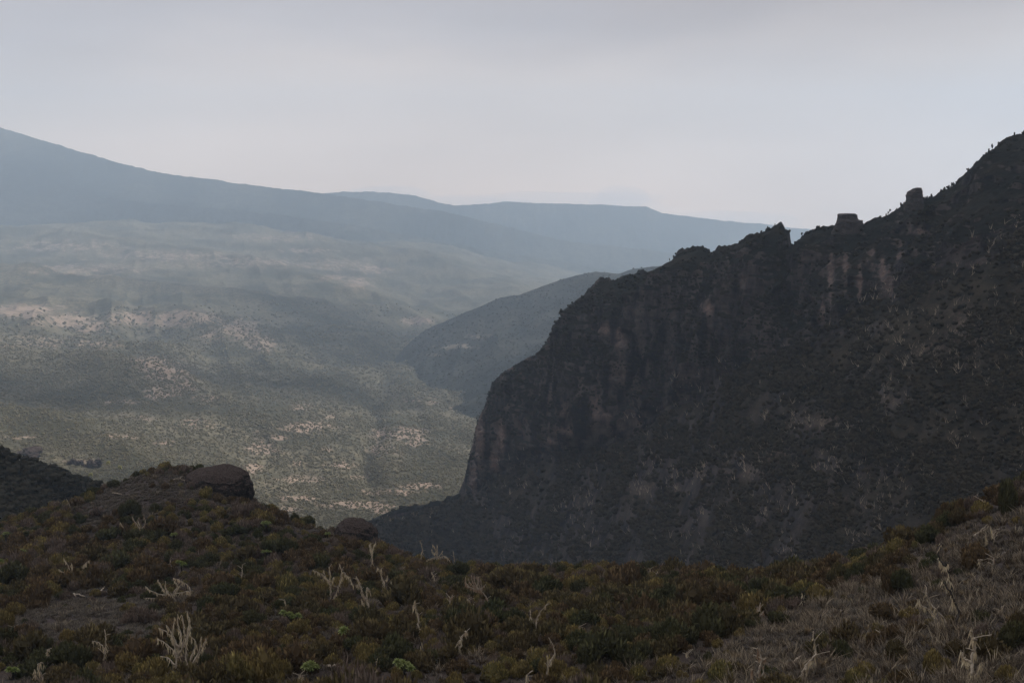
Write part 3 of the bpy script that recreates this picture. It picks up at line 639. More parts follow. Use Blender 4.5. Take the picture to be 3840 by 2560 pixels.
def blade_mesh(name, mat, seed, n=60, spread=0.5, length=(0.3, 0.7), w=0.02, lean=0.8, curl=0.3, base=0.25):
    r = np.random.default_rng(seed); vs, fs, ti = [], [], []; nv = 0
    for _ in range(n):
        a = r.uniform(0, 6.283); d0 = r.uniform(0, base); l = r.uniform(*length); a2 = a + r.normal(0, 0.6)
        b0 = np.array([math.cos(a) * d0, math.sin(a) * d0, -0.05]); dirh = np.array([math.cos(a2), math.sin(a2), 0]); le = r.uniform(0.1, lean)
        p1 = b0 + (dirh * le * .5 + np.array([0, 0, 1])) * l * .5; p2 = p1 + (dirh * (le + curl) + np.array([0, 0, 1 - curl])) * l * .5
        s = np.cross(dirh + [0, 0, .3], [0.2, 0.1, 1.0]); s /= np.linalg.norm(s); ww = w * r.uniform(.7, 1.4)
        s2 = dirh * ww * .6
        vs.append(np.array([b0 + s * ww, b0 - s * ww, p1 + s * ww * .7 + s2, p1 - s * ww * .7 + s2, p2])); fs.append(np.array([[0, 1, 3], [0, 3, 2], [2, 3, 4]]) + nv); nv += 5
        t = r.uniform(0, 1); ti.append(np.array([t * .5, t * .5, t, t, t]))
    o = mesh_obj(name, np.concatenate(vs), np.concatenate(fs), mat, smooth=False, attrs={'tint': np.concatenate(ti)}, link=False)
    return o.data
def bush_blob(name, mat, seed, lobes=4, tall=1.0, sub=None):
    r = np.random.default_rng(seed); vs, fs, ti = [], [], []; nv = 0
    for k in range(lobes):
        v = ICO1 * r.uniform(.35, .6) * np.array([1, 1, r.uniform(.7, 1.1) * tall]); v = v * (1 + .28 * r.standard_normal((len(v), 1)))
        v = v + np.array([r.uniform(-.45, .45), r.uniform(-.45, .45), r.uniform(.2, .7) * tall])
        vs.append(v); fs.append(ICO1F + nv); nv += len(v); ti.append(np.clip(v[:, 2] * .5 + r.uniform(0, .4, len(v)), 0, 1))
    return mesh_obj(name, np.concatenate(vs), np.concatenate(fs), mat, smooth=False, attrs={'tint': np.concatenate(ti)}, link=False).data
def snag_mesh(name, mat, seed, n=4):
    r = np.random.default_rng(seed); vs, fs = [], []; nv = 0
    for k in range(n):
        p = np.array([0, 0, -.2]); d = np.array([r.normal(0, .35), r.normal(0, .2), 1.0]); w = .085
        pts = [p]
        for q in range(4):
            d = d + r.normal(0, .28, 3) * [1, 1, .3]; p = p + d / np.linalg.norm(d) * r.uniform(.4, 1.0); pts.append(p)
        for q in range(4):
            a, b = pts[q], pts[q + 1]; wa, wb = w * (1 - q / 4.6), w * (1 - (q + 1) / 4.6)
            vs.append(np.array([a + [wa, 0, 0], a + [-wa * .5, wa, 0], a + [-wa * .5, -wa, 0], b + [wb, 0, 0], b + [-wb * .5, wb, 0], b + [-wb * .5, -wb, 0]]))
            fs.append(np.array([[0, 1, 4], [0, 4, 3], [1, 2, 5], [1, 5, 4], [2, 0, 3], [2, 3, 5]]) + nv); nv += 6
    v = np.concatenate(vs)
    return mesh_obj(name, v, np.concatenate(fs), mat, smooth=False, link=False).data

PROTO = {
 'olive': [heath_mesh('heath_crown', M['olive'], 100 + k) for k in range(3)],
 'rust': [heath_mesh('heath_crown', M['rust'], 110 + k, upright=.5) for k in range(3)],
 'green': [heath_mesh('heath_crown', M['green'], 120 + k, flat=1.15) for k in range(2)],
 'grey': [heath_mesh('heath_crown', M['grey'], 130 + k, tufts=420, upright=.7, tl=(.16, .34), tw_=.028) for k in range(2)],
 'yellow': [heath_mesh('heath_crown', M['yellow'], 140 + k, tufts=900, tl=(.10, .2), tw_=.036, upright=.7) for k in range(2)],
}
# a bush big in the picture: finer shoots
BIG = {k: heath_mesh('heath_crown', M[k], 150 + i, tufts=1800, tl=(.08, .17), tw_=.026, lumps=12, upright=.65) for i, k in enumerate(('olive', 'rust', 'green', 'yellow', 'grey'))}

# ------------------------------------------------------------------ scatter through geometry nodes
def scatter(name, label, P, scl, rotz, idx, meshes, tilt=None):
    n = len(P)
    me = bpy.data.meshes.new(name); me.vertices.add(n); me.vertices.foreach_set('co', np.asarray(P, np.float32).ravel())
    S3 = np.asarray(scl, np.float32); S3 = S3 if S3.ndim == 2 else np.repeat(S3[:, None], 3, 1)
    a = me.attributes.new('scl', 'FLOAT_VECTOR', 'POINT'); a.data.foreach_set('vector', np.ascontiguousarray(S3, np.float32).ravel())
    e = np.zeros((n, 3), np.float32); e[:, 2] = rotz
    if tilt is not None: e[:, :2] = tilt
    a = me.attributes.new('rot', 'FLOAT_VECTOR', 'POINT'); a.data.foreach_set('vector', e.ravel())
    a = me.attributes.new('idx', 'INT', 'POINT'); a.data.foreach_set('value', np.asarray(idx, np.int32))
    o = bpy.data.objects.new(name, me); COL.objects.link(o)
    ng = bpy.data.node_groups.new(name + '_spread', 'GeometryNodeTree')
    ng.interface.new_socket('Geometry', in_out='INPUT', socket_type='NodeSocketGeometry'); ng.interface.new_socket('Geometry', in_out='OUTPUT', socket_type='NodeSocketGeometry')
    gi = ng.nodes.new('NodeGroupInput'); go = ng.nodes.new('NodeGroupOutput')
    jn = ng.nodes.new('GeometryNodeJoinGeometry')
    for m in meshes:
        po = bpy.data.objects.new(m.name, m)      # carries the mesh only
        oi = ng.nodes.new('GeometryNodeObjectInfo'); oi.inputs['Object'].default_value = po; oi.inputs['As Instance'].default_value = True
        ng.links.new(oi.outputs['Geometry'], jn.inputs[0])
    ip = ng.nodes.new('GeometryNodeInstanceOnPoints'); ip.inputs['Pick Instance'].default_value = True
    def na(nm, ty):
        q = ng.nodes.new('GeometryNodeInputNamedAttribute'); q.data_type = ty; q.inputs['Name'].default_value = nm; return q.outputs['Attribute']
    ng.links.new(gi.outputs[0], ip.inputs['Points']); ng.links.new(jn.outputs[0], ip.inputs['Instance'])
    ng.links.new(na('idx', 'INT'), ip.inputs['Instance Index'])
    er = ng.nodes.new('FunctionNodeEulerToRotation'); ng.links.new(na('rot', 'FLOAT_VECTOR'), er.inputs[0]); ng.links.new(er.outputs[0], ip.inputs['Rotation'])
    ng.links.new(na('scl', 'FLOAT_VECTOR'), ip.inputs['Scale'])
    ng.links.new(ip.outputs[0], go.inputs[0])
    md = o.modifiers.new('spread', 'NODES'); md.node_group = ng
    tag(o, label, kind='stuff'); return o

def sample_grid(P, n, wfun, seed, ir=None, jr=None):
    """n random points on a lofted grid, chosen evenly over the picture and thinned by wfun(px, py, point)"""
    r = np.random.default_rng(seed); nu, nv = P.shape[:2]
    px, py = project(P)
    a = np.abs((px[1:, :-1] - px[:-1, :-1]) * (py[:-1, 1:] - py[:-1, :-1]) - (px[:-1, 1:] - px[:-1, :-1]) * (py[1:, :-1] - py[:-1, :-1]))
    vis = (px[:-1, :-1] > -1100) & (px[:-1, :-1] < 4600) & (py[:-1, :-1] < 2600)
    a = np.minimum(a, 4000) * vis * np.where((px[:-1, :-1] < -60) | (px[:-1, :-1] > 3900), .5, 1.0)
    if jr: m = np.zeros(a.shape); m[:, jr[0]:jr[1]] = 1; a = a * m
    pr = a.ravel() / a.sum()
    c = r.choice(a.size, n, p=pr); i, j = np.unravel_index(c, a.shape); u, v = r.random(n)[:, None], r.random(n)[:, None]
    Q = P[i, j] * (1 - u) * (1 - v) + P[i + 1, j] * u * (1 - v) + P[i, j + 1] * (1 - u) * v + P[i + 1, j + 1] * u * v
    qx, qy = project(Q)
    keep = r.random(n) < wfun(qx, qy, Q)
    return Q[keep], qx[keep], qy[keep]

# --- trees and bushes on the valley floor
blobs = [bush_blob('bush', M['farbush'], 200 + k, lobes=3 + k % 3, tall=1 + .2 * (k % 2)) for k in range(5)]
def wv(px, py, Q):
    b = ell(px, py, BARE_AND_LIT); nn = fbm(Q, (75, 150, 75), 4, rough=.65, seed=51) * .62 + .5
    return np.clip((1.0 - .75 * b) * sstep(.30, .66, nn) + .06, 0, 1) * np.clip(1900 / Q[:, 1], .0, 1)
Q, qx, qy = sample_grid(V, 52000, wv, 5, jr=(20, 262))
r_ = np.random.default_rng(6)
sc_ = r_.uniform(1.5, 3.9, len(Q)) * np.clip(Q[:, 1] / 1500, .6, 1.5)
Q[:, 2] -= .3
Q2, _, _ = sample_grid(V, 190000, lambda px, py, Q: np.clip(1700 / Q[:, 1], 0, 1) * np.clip(.5 + .2 * ell(px, py, BARE_AND_LIT) + .3 * (fbm(Q, 40, 2, seed=57) > 0), 0, 1), 15, jr=(0, 240))
r2 = np.random.default_rng(16); s2 = r2.uniform(.9, 2.4, len(Q2)) * np.clip(Q2[:, 1] / 1500, .6, 1.4)
Q = np.concatenate([Q, Q2]); sc_ = np.concatenate([sc_, s2])
scatter('valley_bushes', 'scattered dark bushes and trees over the valley floor', Q, sc_, r_.uniform(0, 6.28, len(Q)), r_.integers(0, 5, len(Q)), blobs)
Q, qx, qy = sample_grid(SPUR, 22000, lambda px, py, Q: np.full(len(Q), .8), 8, jr=(0, 110))
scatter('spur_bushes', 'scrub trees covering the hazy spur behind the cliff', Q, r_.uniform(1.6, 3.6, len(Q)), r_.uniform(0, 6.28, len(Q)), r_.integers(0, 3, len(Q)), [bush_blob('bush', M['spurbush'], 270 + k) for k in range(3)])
Q, qx, qy = sample_grid(HILL, 24000, lambda px, py, Q: .55 + .45 * (fbm(Q, 25, 3, seed=3) > -.1), 9, jr=(0, 74))
blw = [bush_blob('bush', M['wallbush'], 220 + k, lobes=3 + k % 3, tall=1 + .3 * (k % 2)) for k in range(5)]
snags = [snag_mesh('snag', M['deadwood'], 240 + k, n=2 + k % 3) for k in range(4)]
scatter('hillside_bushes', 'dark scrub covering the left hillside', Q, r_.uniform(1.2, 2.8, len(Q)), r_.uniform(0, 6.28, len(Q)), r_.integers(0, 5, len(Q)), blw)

# --- scrub on the mountain wall
nrmz = np.gradient(WALL[..., 2], axis=1) / (np.linalg.norm(np.gradient(WALL, axis=1), axis=-1) + 1e-6)
def ww(px, py, Q):
    b = ell(px, py, WB); d = ell(px, py, WD); nn = fbm(Q, (30, 30, 20), 3, seed=52) * .5 + .5
    return np.clip((1.1 - b * 1.3) * (1 - .8 * d) * (.10 + 1.0 * sstep(.38, .68, nn)), 0, 1)
Q, qx, qy = sample_grid(WALL, 40000, ww, 10, jr=(0, 108))
sc_ = r_.uniform(1.1, 2.9, len(Q)) * np.clip(Q[:, 1] / 600, .55, 1.5)
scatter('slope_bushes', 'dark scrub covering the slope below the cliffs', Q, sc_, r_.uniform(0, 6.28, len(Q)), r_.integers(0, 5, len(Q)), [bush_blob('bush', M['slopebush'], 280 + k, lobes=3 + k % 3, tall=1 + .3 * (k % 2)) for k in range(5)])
Q, qx, qy = sample_grid(WALL, 9000, lambda a, b, Q: np.clip(ww(a, b, Q) * .75, 0, 1), 11, jr=(108, 245))
sc_ = r_.uniform(.7, 2.0, len(Q)) * np.clip(Q[:, 1] / 600, .55, 1.5)
scatter('cliff_bushes', 'small bushes clinging to the ledges and crest of the cliffs', Q, sc_, r_.uniform(0, 6.28, len(Q)), r_.integers(0, 5, len(Q)), blw)
Q, qx, qy = sample_grid(WALL, 16000, lambda px, py, Q: np.clip(.22 + .9 * ell(px, py, WD), 0, 1) * (.3 + (fbm(Q, 30, 2, seed=4) > 0)), 12, jr=(0, 125))
sc_ = (.35 + r_.random(len(Q)) ** 2.2 * 1.7) * np.clip(Q[:, 1] / 560, .6, 1.4)
scatter('slope_dead_stems', 'countless pale dead stems standing in the dark scrub slope', Q, sc_, r_.uniform(0, 6.28, len(Q)), r_.integers(0, 4, len(Q)), snags)
# little trees along the skyline crest
cr_i = WALL[:, 244]; cpx, cpy = project(cr_i); sel = np.where((cpx > 1760) & (cpx < 3900))[0]
ii = r_.choice(sel, 260); Q = cr_i[ii] + r_.normal(0, 1, (260, 3)) * [1.2, .5, .1]
scatter('crest_bushes', 'tiny bushes and spiky plants along the jagged skyline', Q, np.stack([r_.uniform(.5, 1.4, 260), r_.uniform(.5, 1.4, 260), r_.uniform(.6, 2.6, 260)], 1), r_.uniform(0, 6.28, 260), r_.integers(0, 5, 260), blw)

# ------------------------------------------------------------------ rocks as things
def rock_from_outline(name, left, right, zs, D, thick, mat, seed, amp=.06, nseg=36, freq=.3):
    """stack of rough rings: left/right outline per height in metres round the rock's own axis"""
    n = len(zs); vs = []
    for k in range(n):
        c = (left[k] + right[k]) / 2; w = (right[k] - left[k]) / 2
        for q in range(nseg):
            a = q / nseg * 2 * math.pi; ca, sa = math.cos(a), math.sin(a)
            e = 0.62
            x = c + w * np.sign(ca) * abs(ca) ** e; y = thick / 2 * min(1, w / max(1e-3, (max(right) - min(left)) / 2) + .25) * np.sign(sa) * abs(sa) ** e
            vs.append((x, y, zs[k]))
    vs = np.array(vs); Wd = max(right) - min(left)
    dn = fbm(vs, Wd * freq, 5, rough=.7, seed=seed) + .5 * ridged(vs * [1, 1, 2.2], Wd * .22, 3, seed=seed)
    cen = np.repeat(np.array([[(l + r) / 2, 0, 0] for l, r in zip(left, right)]), nseg, 0)
    dirv = vs - cen; dirv[:, 2] = 0; dirv /= np.linalg.norm(dirv, axis=1, keepdims=True) + 1e-6
    vs = vs + dirv * (dn * amp * Wd)[:, None] + np.stack([0 * dn, 0 * dn, fbm(vs, Wd * .2, 2, seed=seed + 1) * amp * Wd * .5], -1)
    f = []
    for k in range(n - 1):
        for q in range(nseg): f.append((k * nseg + q, k * nseg + (q + 1) % nseg, (k + 1) * nseg + (q + 1) % nseg, (k + 1) * nseg + q))
    top = len(vs); vs = np.concatenate([vs, [[(left[-1] + right[-1]) / 2, 0, zs[-1] + Wd * .02]]])
    fl_ = [list(x) for x in f] + [[(n - 1) * nseg + q, (n - 1) * nseg + (q + 1) % nseg, top] for q in range(nseg)]
    o = mesh_obj(name, vs, fl_, mat, smooth=False); return o
def outline_rock(name, label, cat, prof, bx_, by_, D, thick, mat, seed, step=8, **kw):
    """prof: (photo y, left x, right x) from top to bottom"""
    prof = sorted(prof, key=lambda t: -t[0]); m = D / FPX / (CP * CP)
    yy = [p[0] for p in prof]; zs, lf, rt = [], [], []
    base = W(bx_, by_, D)
    y = max(yy)
    while y >= min(yy):
        l = np.interp(-y, [-a for a in yy], [p[1] for p in prof]); r2 = np.interp(-y, [-a for a in yy], [p[2] for p in prof])
        zs.append((by_ - y) * D / FPX); lf.append((l - bx_) * D / FPX); rt.append((r2 - bx_) * D / FPX); y -= step
    o = rock_from_outline(name, lf, rt, zs, D, thick, mat, seed, **kw); o.location = base; tag(o, label, cat); return o
Dt = float(nodes(3420., [3080, 3480, 3840], [662, 635, 635])); 
outline_rock('rock_pinnacle', 'tall rough rock tower standing up from the ridge crest against the sky', 'rock tower',
    [(706, 3428, 3444), (712, 3418, 3448), (722, 3404, 3449), (734, 3397, 3450), (745, 3399, 3452), (760, 3396, 3456), (785, 3392, 3458), (830, 3380, 3466)], 3424, 800, 628, 9, M['pinnacle'], 3, step=3, amp=.10)
outline_rock('rock_block', 'flat topped square rock block on the ridge left of the tall tower', 'rock',
    [(802, 3147, 3202), (806, 3143, 3205), (815, 3144, 3205), (822, 3142, 3212), (828, 3139, 3226), (836, 3137, 3230), (850, 3132, 3240), (890, 3122, 3250)], 3180, 850, 642, 11, M['pinnacle'], 5, step=3, amp=.07)
def on_valley(px, py):
    k = np.argmin((vpx - px) ** 2 + (vpy - py) ** 2); return V.reshape(-1, 3)[k]
def crag(label, px, py, D, w, h, seed):
    r = np.random.default_rng(seed); vs, fs, nv = [], [], 0
    for k in range(9):
        v, f = ico(3); v = v * (1 + .45 * fbm(v, .5, 4, rough=.6, seed=seed + k) + .12 * ridged(v * [1, 1, 2.5], .25, 2, seed=k))[:, None]
        v = v * [w * r.uniform(.13, .3), w * r.uniform(.12, .22), h * r.uniform(.35, .75)] + [r.uniform(-.85, .85) * w, r.uniform(-.2, .2) * w, r.uniform(-.6, .35) * h]
        vs.append(v); fs.append(f + nv); nv += len(v)
    o = mesh_obj('rock_outcrop', np.concatenate(vs), np.concatenate(fs), M['knoll'], smooth=False); o.location = Vector(on_valley(px, py)) + Vector((0, 0, h * .05)); tag(o, label, 'rock')
def blob_rock(name, label, cat, px, py, D, rx, ry, rz, mat, seed, amp=.18, rot=0.0):
    v, f = ico(5); v = v * (1 + amp * fbm(v, .7, 5, rough=.55, seed=seed) + amp * .45 * ridged(v * [1, 1, 1.8], .32, 3, seed=seed))[:, None]; v = np.sign(v) * np.abs(v) ** .88
    v = v * [rx, ry, rz]; c, s = math.cos(rot), math.sin(rot); v = np.stack([v[:, 0] * c - v[:, 2] * s, v[:, 1], v[:, 0] * s + v[:, 2] * c], 1)
    o = mesh_obj(name, v, f, mat, smooth=False); o.location = W(px, py, D); tag(o, label, cat); return o
blob_rock('rock_outcrop', 'rounded dark overhanging rock face at the right end of the knoll', 'rock', 822, 1835, 206, 7.0, 6.5, 4.9, M['knoll'], 2, .15, -.10)
blob_rock('rock_outcrop', 'small reddish topped rock mound at the edge of the near slope above the ravine', 'rock', 1335, 2010, 188, 4.0, 4.0, 3.3, M['knoll'], 6, .16, -.15)
crag('low dark cliff band in the scrub at the far left edge', 60, 1700, 640, 34, 6.0, 9)
crag('dark blocky rock face with a hollow above the left hillside', 310, 1745, 610, 19, 7.0, 12)

# ------------------------------------------------------------------ heath shrubs on the near slope
cA = lambda x, y: (x / 1.8236, 1700 + y / 1.8236)
cB = lambda x, y: (1000 + x / 2.1382, 1900 + y / 2.1382)
cC = lambda x, y: (2000 + x / 2.352, 1900 + y / 2.352)
cD = lambda x, y: (2900 + x / 1.936, 1750 + y / 1.936)
DEAD_LM = []   # (px, py, name) landmarks for labels, filled before the shrubs are described
exec_later = []
def shrub_points():
    r = np.random.default_rng(31); pts = []
    st = 1.75
    xs = np.arange(-135, 112, st); ys = np.arange(22, 236, st)
    XX, YY = np.meshgrid(xs, ys, indexing='ij'); XX = XX + r.uniform(-.5, .5, XX.shape) * st * 1.2; YY = YY + r.uniform(-.5, .5, YY.shape) * st * 1.2
    XX, YY = XX.ravel(), YY.ravel(); ZZ = ground_z(XX, YY); P3 = np.stack([XX, YY, ZZ], -1); px, py = project(P3)
    ok = (px > -260) & (px < 4100) & (py < 2760) & (py > 1650)
    return P3[ok], px[ok], py[ok]
P3, spx, spy = shrub_points()
r = np.random.default_rng(33)
clr = ell(spx, spy, CLEAR); rd = right_dry(spx, spy)
cn = fbm(P3 * [1, 1, 0], 9, 3, seed=61) * .5 + .5
dens = np.clip(1.05 - 1.55 * np.clip(clr - .25, 0, 1), 0, 1) * (1 - rd) + rd * (sstep(.42, .58, cn) * .75)
low = sstep(2330, 2560, spy)
dens = np.maximum(dens, rd * sstep(2420, 2520, spy - (spx - 3000) * -.05) * sstep(.42, .55, cn) * .9)
keep = r.random(len(P3)) < dens * np.where(cn < .28, .35, 1)
# keep the foot of every dead tree and groundsel in the open
FEET = [(cA, 475, 925), (cA, 1200, 1010), (cA, 1305, 1040), (cA, 1210, 1530), (cA, 1285, 1490), (cA, 712, 1450), (cA, 362, 1440), (cA, 280, 1568), (cA, 40, 1240), (cA, 600, 1440), (cA, 690, 440), (cA, 545, 480), (cA, 970, 560), (cA, 862, 560), (cA, 1652, 860), (cA, 1170, 775), (cA, 1400, 908), (cA, 720, 920), (cA, 540, 980),
        (cB, 512, 740), (cB, 522, 780), (cB, 825, 820), (cB, 950, 705), (cB, 958, 800), (cB, 828, 500), (cB, 1215, 1045), (cB, 1168, 1200), (cB, 1215, 1160), (cB, 1125, 1112), (cB, 1565, 1210), (cB, 2155, 1025), (cB, 2258, 1400), (cB, 2092, 1400), (cB, 1790, 830), (cB, 1668, 838), (cB, 1475, 822), (cB, 1372, 440), (cB, 1240, 405), (cB, 1505, 470), (cB, 180, 838), (cB, 828, 1395), (cB, 265, 1400), (cB, 1345, 620), (cB, 1828, 840), (cB, 540, 1300), (cB, 575, 775),
        (cC, 912, 562), (cC, 1032, 605), (cC, 1075, 612), (cC, 1240, 905), (cC, 1850, 858), (cC, 1995, 985), (cC, 395, 1118), (cC, 1978, 1560), (cC, 530, 1410), (cD, 1318, 1195), (cD, 1250, 1195), (cD, 1455, 1560), (cD, 190, 1545), (cD, 792, 1280), (cD, 215, 1020), (cD, 1520, 295), (cD, 1605, 555), (cD, 1518, 750), (cD, 1600, 720),
        (cA, 1820, 545), (cA, 1190, 615), (cA, 1240, 805), (cA, 40, 600), (cA, 620, 685), (cA, 150, 725), (cA, 8, 790), (cA, 1825, 715), (cA, 85, 1545), (cB, 205, 975), (cB, 620, 1080), (cB, 352, 1365), (cB, 1112, 1398), (cB, 490, 255)]
for cv, fx, fy_ in FEET:
    a_, b_ = cv(fx, fy_); h_ = hit_or(a_, min(b_, 2590)); q_ = h_ * ((h_.length - 1.6) / h_.length)
    keep &= np.hypot(P3[:, 0] - q_.x, P3[:, 1] - q_.y) > 1.75
P3, spx, spy, rd, low, cn = P3[keep], spx[keep], spy[keep], rd[keep], low[keep], cn[keep]
n = len(P3)
kindn = fbm(P3 * [1, 1, 0], 7, 2, seed=62) + r.normal(0, .28, n)
kind = np.where(kindn > .20, 'rust', np.where(kindn < -.30, 'green', 'olive')).astype(object)
kind[(r.random(n) < .10)] = 'grey'
yl = (r.random(n) < (.10 + .35 * sstep(2380, 2560, spy) * sstep(2100, 3000, spx) + .25 * sstep(2450, 2560, spy))) & (spy > 2200)
kind[yl] = 'yellow'
size = np.clip(np.exp(r.normal(-.08, .38, n)) * (1 + .5 * fbm(P3 * [1, 1, 0], 14, 2, seed=66)), .4, 2.2) * (1 + .25 * (r.random(n) < .15)) * np.where(kind == 'grey', .75, 1) * (1 - .38 * rd)
size *= 1 - .18 * sstep(150, 210, P3[:, 1])
print('shrubs', n)
infr = (spx > 5) & (spx < 3835) & (spy < 2590)
score = np.where(infr, size / np.linalg.norm(P3, axis=1), 0)
order = np.argsort(-score); TOP = order[:292]; REST = order[292:]

# --- the rest of the shrubs
meshes = []; base_i = {}
for k in ('olive', 'rust', 'green', 'grey', 'yellow'): base_i[k] = (len(meshes), len(PROTO[k])); meshes += PROTO[k]
idx = np.array([base_i[kind[i]][0] + (i * 7) % base_i[kind[i]][1] for i in REST])
SS = size[REST][:, None] * r.uniform(.85, 1.15, (len(REST), 3)) * [1, 1, 1.3]; 
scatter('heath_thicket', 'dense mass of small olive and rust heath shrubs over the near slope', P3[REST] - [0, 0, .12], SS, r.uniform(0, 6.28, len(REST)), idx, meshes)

# ------------------------------------------------------------------ dead lichen hung trees
def tube(pts, r0, r1, seg=6, r=None):
    pts = [np.array(p, float) for p in pts]; vs, fs = [], []
    n = len(pts)
    for k, p in enumerate(pts):
        d = pts[min(k + 1, n - 1)] - pts[max(k - 1, 0)]; d /= np.linalg.norm(d) + 1e-9
        s1 = np.cross(d, [0.13, 1, 0.07]); s1 /= np.linalg.norm(s1) + 1e-9; s2 = np.cross(d, s1)
        t = k / (n - 1); rad = (r0 * (1 - t) + r1 * t) * (1 + .2 * math.sin(k * 2.3 + r0 * 50))
        for q in range(seg):
            a = q / seg * 6.283; vs.append(p + (s1 * math.cos(a) + s2 * math.sin(a)) * rad)
    for k in range(n - 1):
        for q in range(seg): fs.append((k * seg + q, k * seg + (q + 1) % seg, (k + 1) * seg + (q + 1) % seg, (k + 1) * seg + q))
    fs.append(tuple(range(seg - 1, -1, -1))); fs.append(tuple((n - 1) * seg + q for q in range(seg)))
    return vs, fs
def smooth_path(pts, per=4, jit=0.0, r=None):
    pts = [np.array(p, float) for p in pts]; out = []
    if len(pts) == 2: pts = [pts[0], (pts[0] + pts[1]) / 2 + (r.normal(0, jit * 1.5, 3) if r is not None else 0), pts[1]]
    for i in range(len(pts) - 1):
        p0, p1, p2, p3 = pts[max(i - 1, 0)], pts[i], pts[i + 1], pts[min(i + 2, len(pts) - 1)]
        for k in range(per):
            t = k / per
            q = .5 * ((2 * p1) + (-p0 + p2) * t + (2 * p0 - 5 * p1 + 4 * p2 - p3) * t * t + (-p0 + 3 * p1 - 3 * p2 + p3) * t**3)
            if r is not None and (i or k): q = q + r.normal(0, jit, 3)
            out.append(q)
    out.append(pts[-1]); return out
def strands(paths, r, amount, length, width):
    vs, fs = [], []
    for pts, w0 in paths:
        seg = [np.linalg.norm(pts[i + 1] - pts[i]) for i in range(len(pts) - 1)]; tot = sum(seg)
        for _ in range(max(1, int(tot * amount))):
            t = r.uniform(w0, 1); i = min(int(t * (len(pts) - 1)), len(pts) - 2); f = t * (len(pts) - 1) - i
            p = pts[i] * (1 - f) + pts[i + 1] * f
            l = length * r.uniform(.25, 1.0) ** 1.3 * (1.5 if r.random() < .12 else 1); w = width * r.uniform(.45, 1.3)
            a = r.uniform(0, 3.14); s = np.array([math.cos(a), math.sin(a) * .6, 0]) * w
            dr = np.array([r.normal(0, .16), r.normal(0, .1), 0]) * l
            q0 = p + [0, 0, .03]; q1 = p + dr * .4 - [0, 0, l * .35]; q2 = p + dr - [0, 0, l * .75]; q3 = p + dr * 1.25 - [0, 0, l]
            b = len(vs); th = np.array([-s[1], s[0], 0]) * .5
            vs += [q0 + s * .8, q0 - s * .8, q1 + s + th, q1 - s + th, q1 - th * 1.2, q2 + s * .6, q2 - s * .5, q3]
            fs += [(b, b + 1, b + 3, b + 2), (b, b + 2, b + 4), (b + 1, b + 4, b + 3), (b + 2, b + 3, b + 6, b + 5), (b + 2, b + 5, b + 4), (b + 3, b + 4, b + 6), (b + 5, b + 6, b + 7)]
    return vs, fs
LM = []
def dead_tree(label, paths, conv, lich=1.0, wood='deadwood', lmat='lichen', r0=.10, ll=.9, name='dead_tree', cat='dead tree', group=None, dz=0.0, lw=.075, sink=.35, fallen=False):
    r = np.random.default_rng(abs(hash(label)) % 1000 + len(LM) * 13) if False else np.random.default_rng(len(LM) * 13 + 5)
    P0 = [conv(*p) for p in paths[0]]
    bx0, by0 = P0[0]
    h = hit_or(bx0, min(by0, 2600)) if by0 < 2570 else hit_or(bx0, by0)
    D = h.y
    root = empty(name, h); tag(root, label, cat, group)
    LM.append((bx0, by0, root))
    mpx = D / FPX
    allp = []
    for i, pp in enumerate(paths):
        q = [conv(*p) for p in pp]
        yo = r.uniform(-1, 1) * .5 if i else 0
        pts = []
        for k, (a, b) in enumerate(q):
            y = D + (yo * (k / max(1, len(q) - 1)) if i else r.uniform(-.25, .25) * (k > 0))
            if fallen:
                hh = hit(a, b) or Vector(W(a, b, D)); pts.append(np.array(hh) - np.array(h) + [0, 0, .25 + .25 * k / len(q)])
                continue
            pts.append(np.array(W(a, b, y)) - np.array(h))
        if len(pts) < 2: continue
        if i == 0 and not fallen: pts.insert(0, pts[0] - np.array([0, 0, sink]))
        sp = smooth_path(pts, 4, .035, r)
        ra = r0 * (1.05 if i == 0 else .72); vs, fs = tube(sp, ra, max(.028, ra * .3))
        nm = 'trunk' if i == 0 else 'branch'
        mesh_obj(nm, np.array(vs), fs, M[wood], root, smooth=True)
        allp.append((sp, .18 if i == 0 else 0.0))
        # short stub twigs
        if i == 0 and not fallen and len(sp) > 5:
            vv, ff = [], []
            for _ in range(3):
                k = r.integers(len(sp) // 2, len(sp) - 1); d = np.array([r.choice([-1, 1]) * r.uniform(.3, .8), r.normal(0, .3), r.uniform(.1, .6)]) * r.uniform(.5, 1.1)
                a1, a2 = tube([sp[k], sp[k] + d * .5 + [0, 0, .04], sp[k] + d], ra * .4, .02, 4)
                ff += [tuple(x + len(vv) for x in f_) for f_ in a2]; vv += a1
            tag(mesh_obj('twigs', np.array(vv), ff, M[wood], root), kind='stuff')
    if lich > 0:
        vs, fs = strands(allp, r, 11 * lich, ll * .85, lw * .58)
        if vs: tag(mesh_obj('lichen', np.array(vs), fs, M[lmat], root, smooth=False), kind='stuff')
    return root

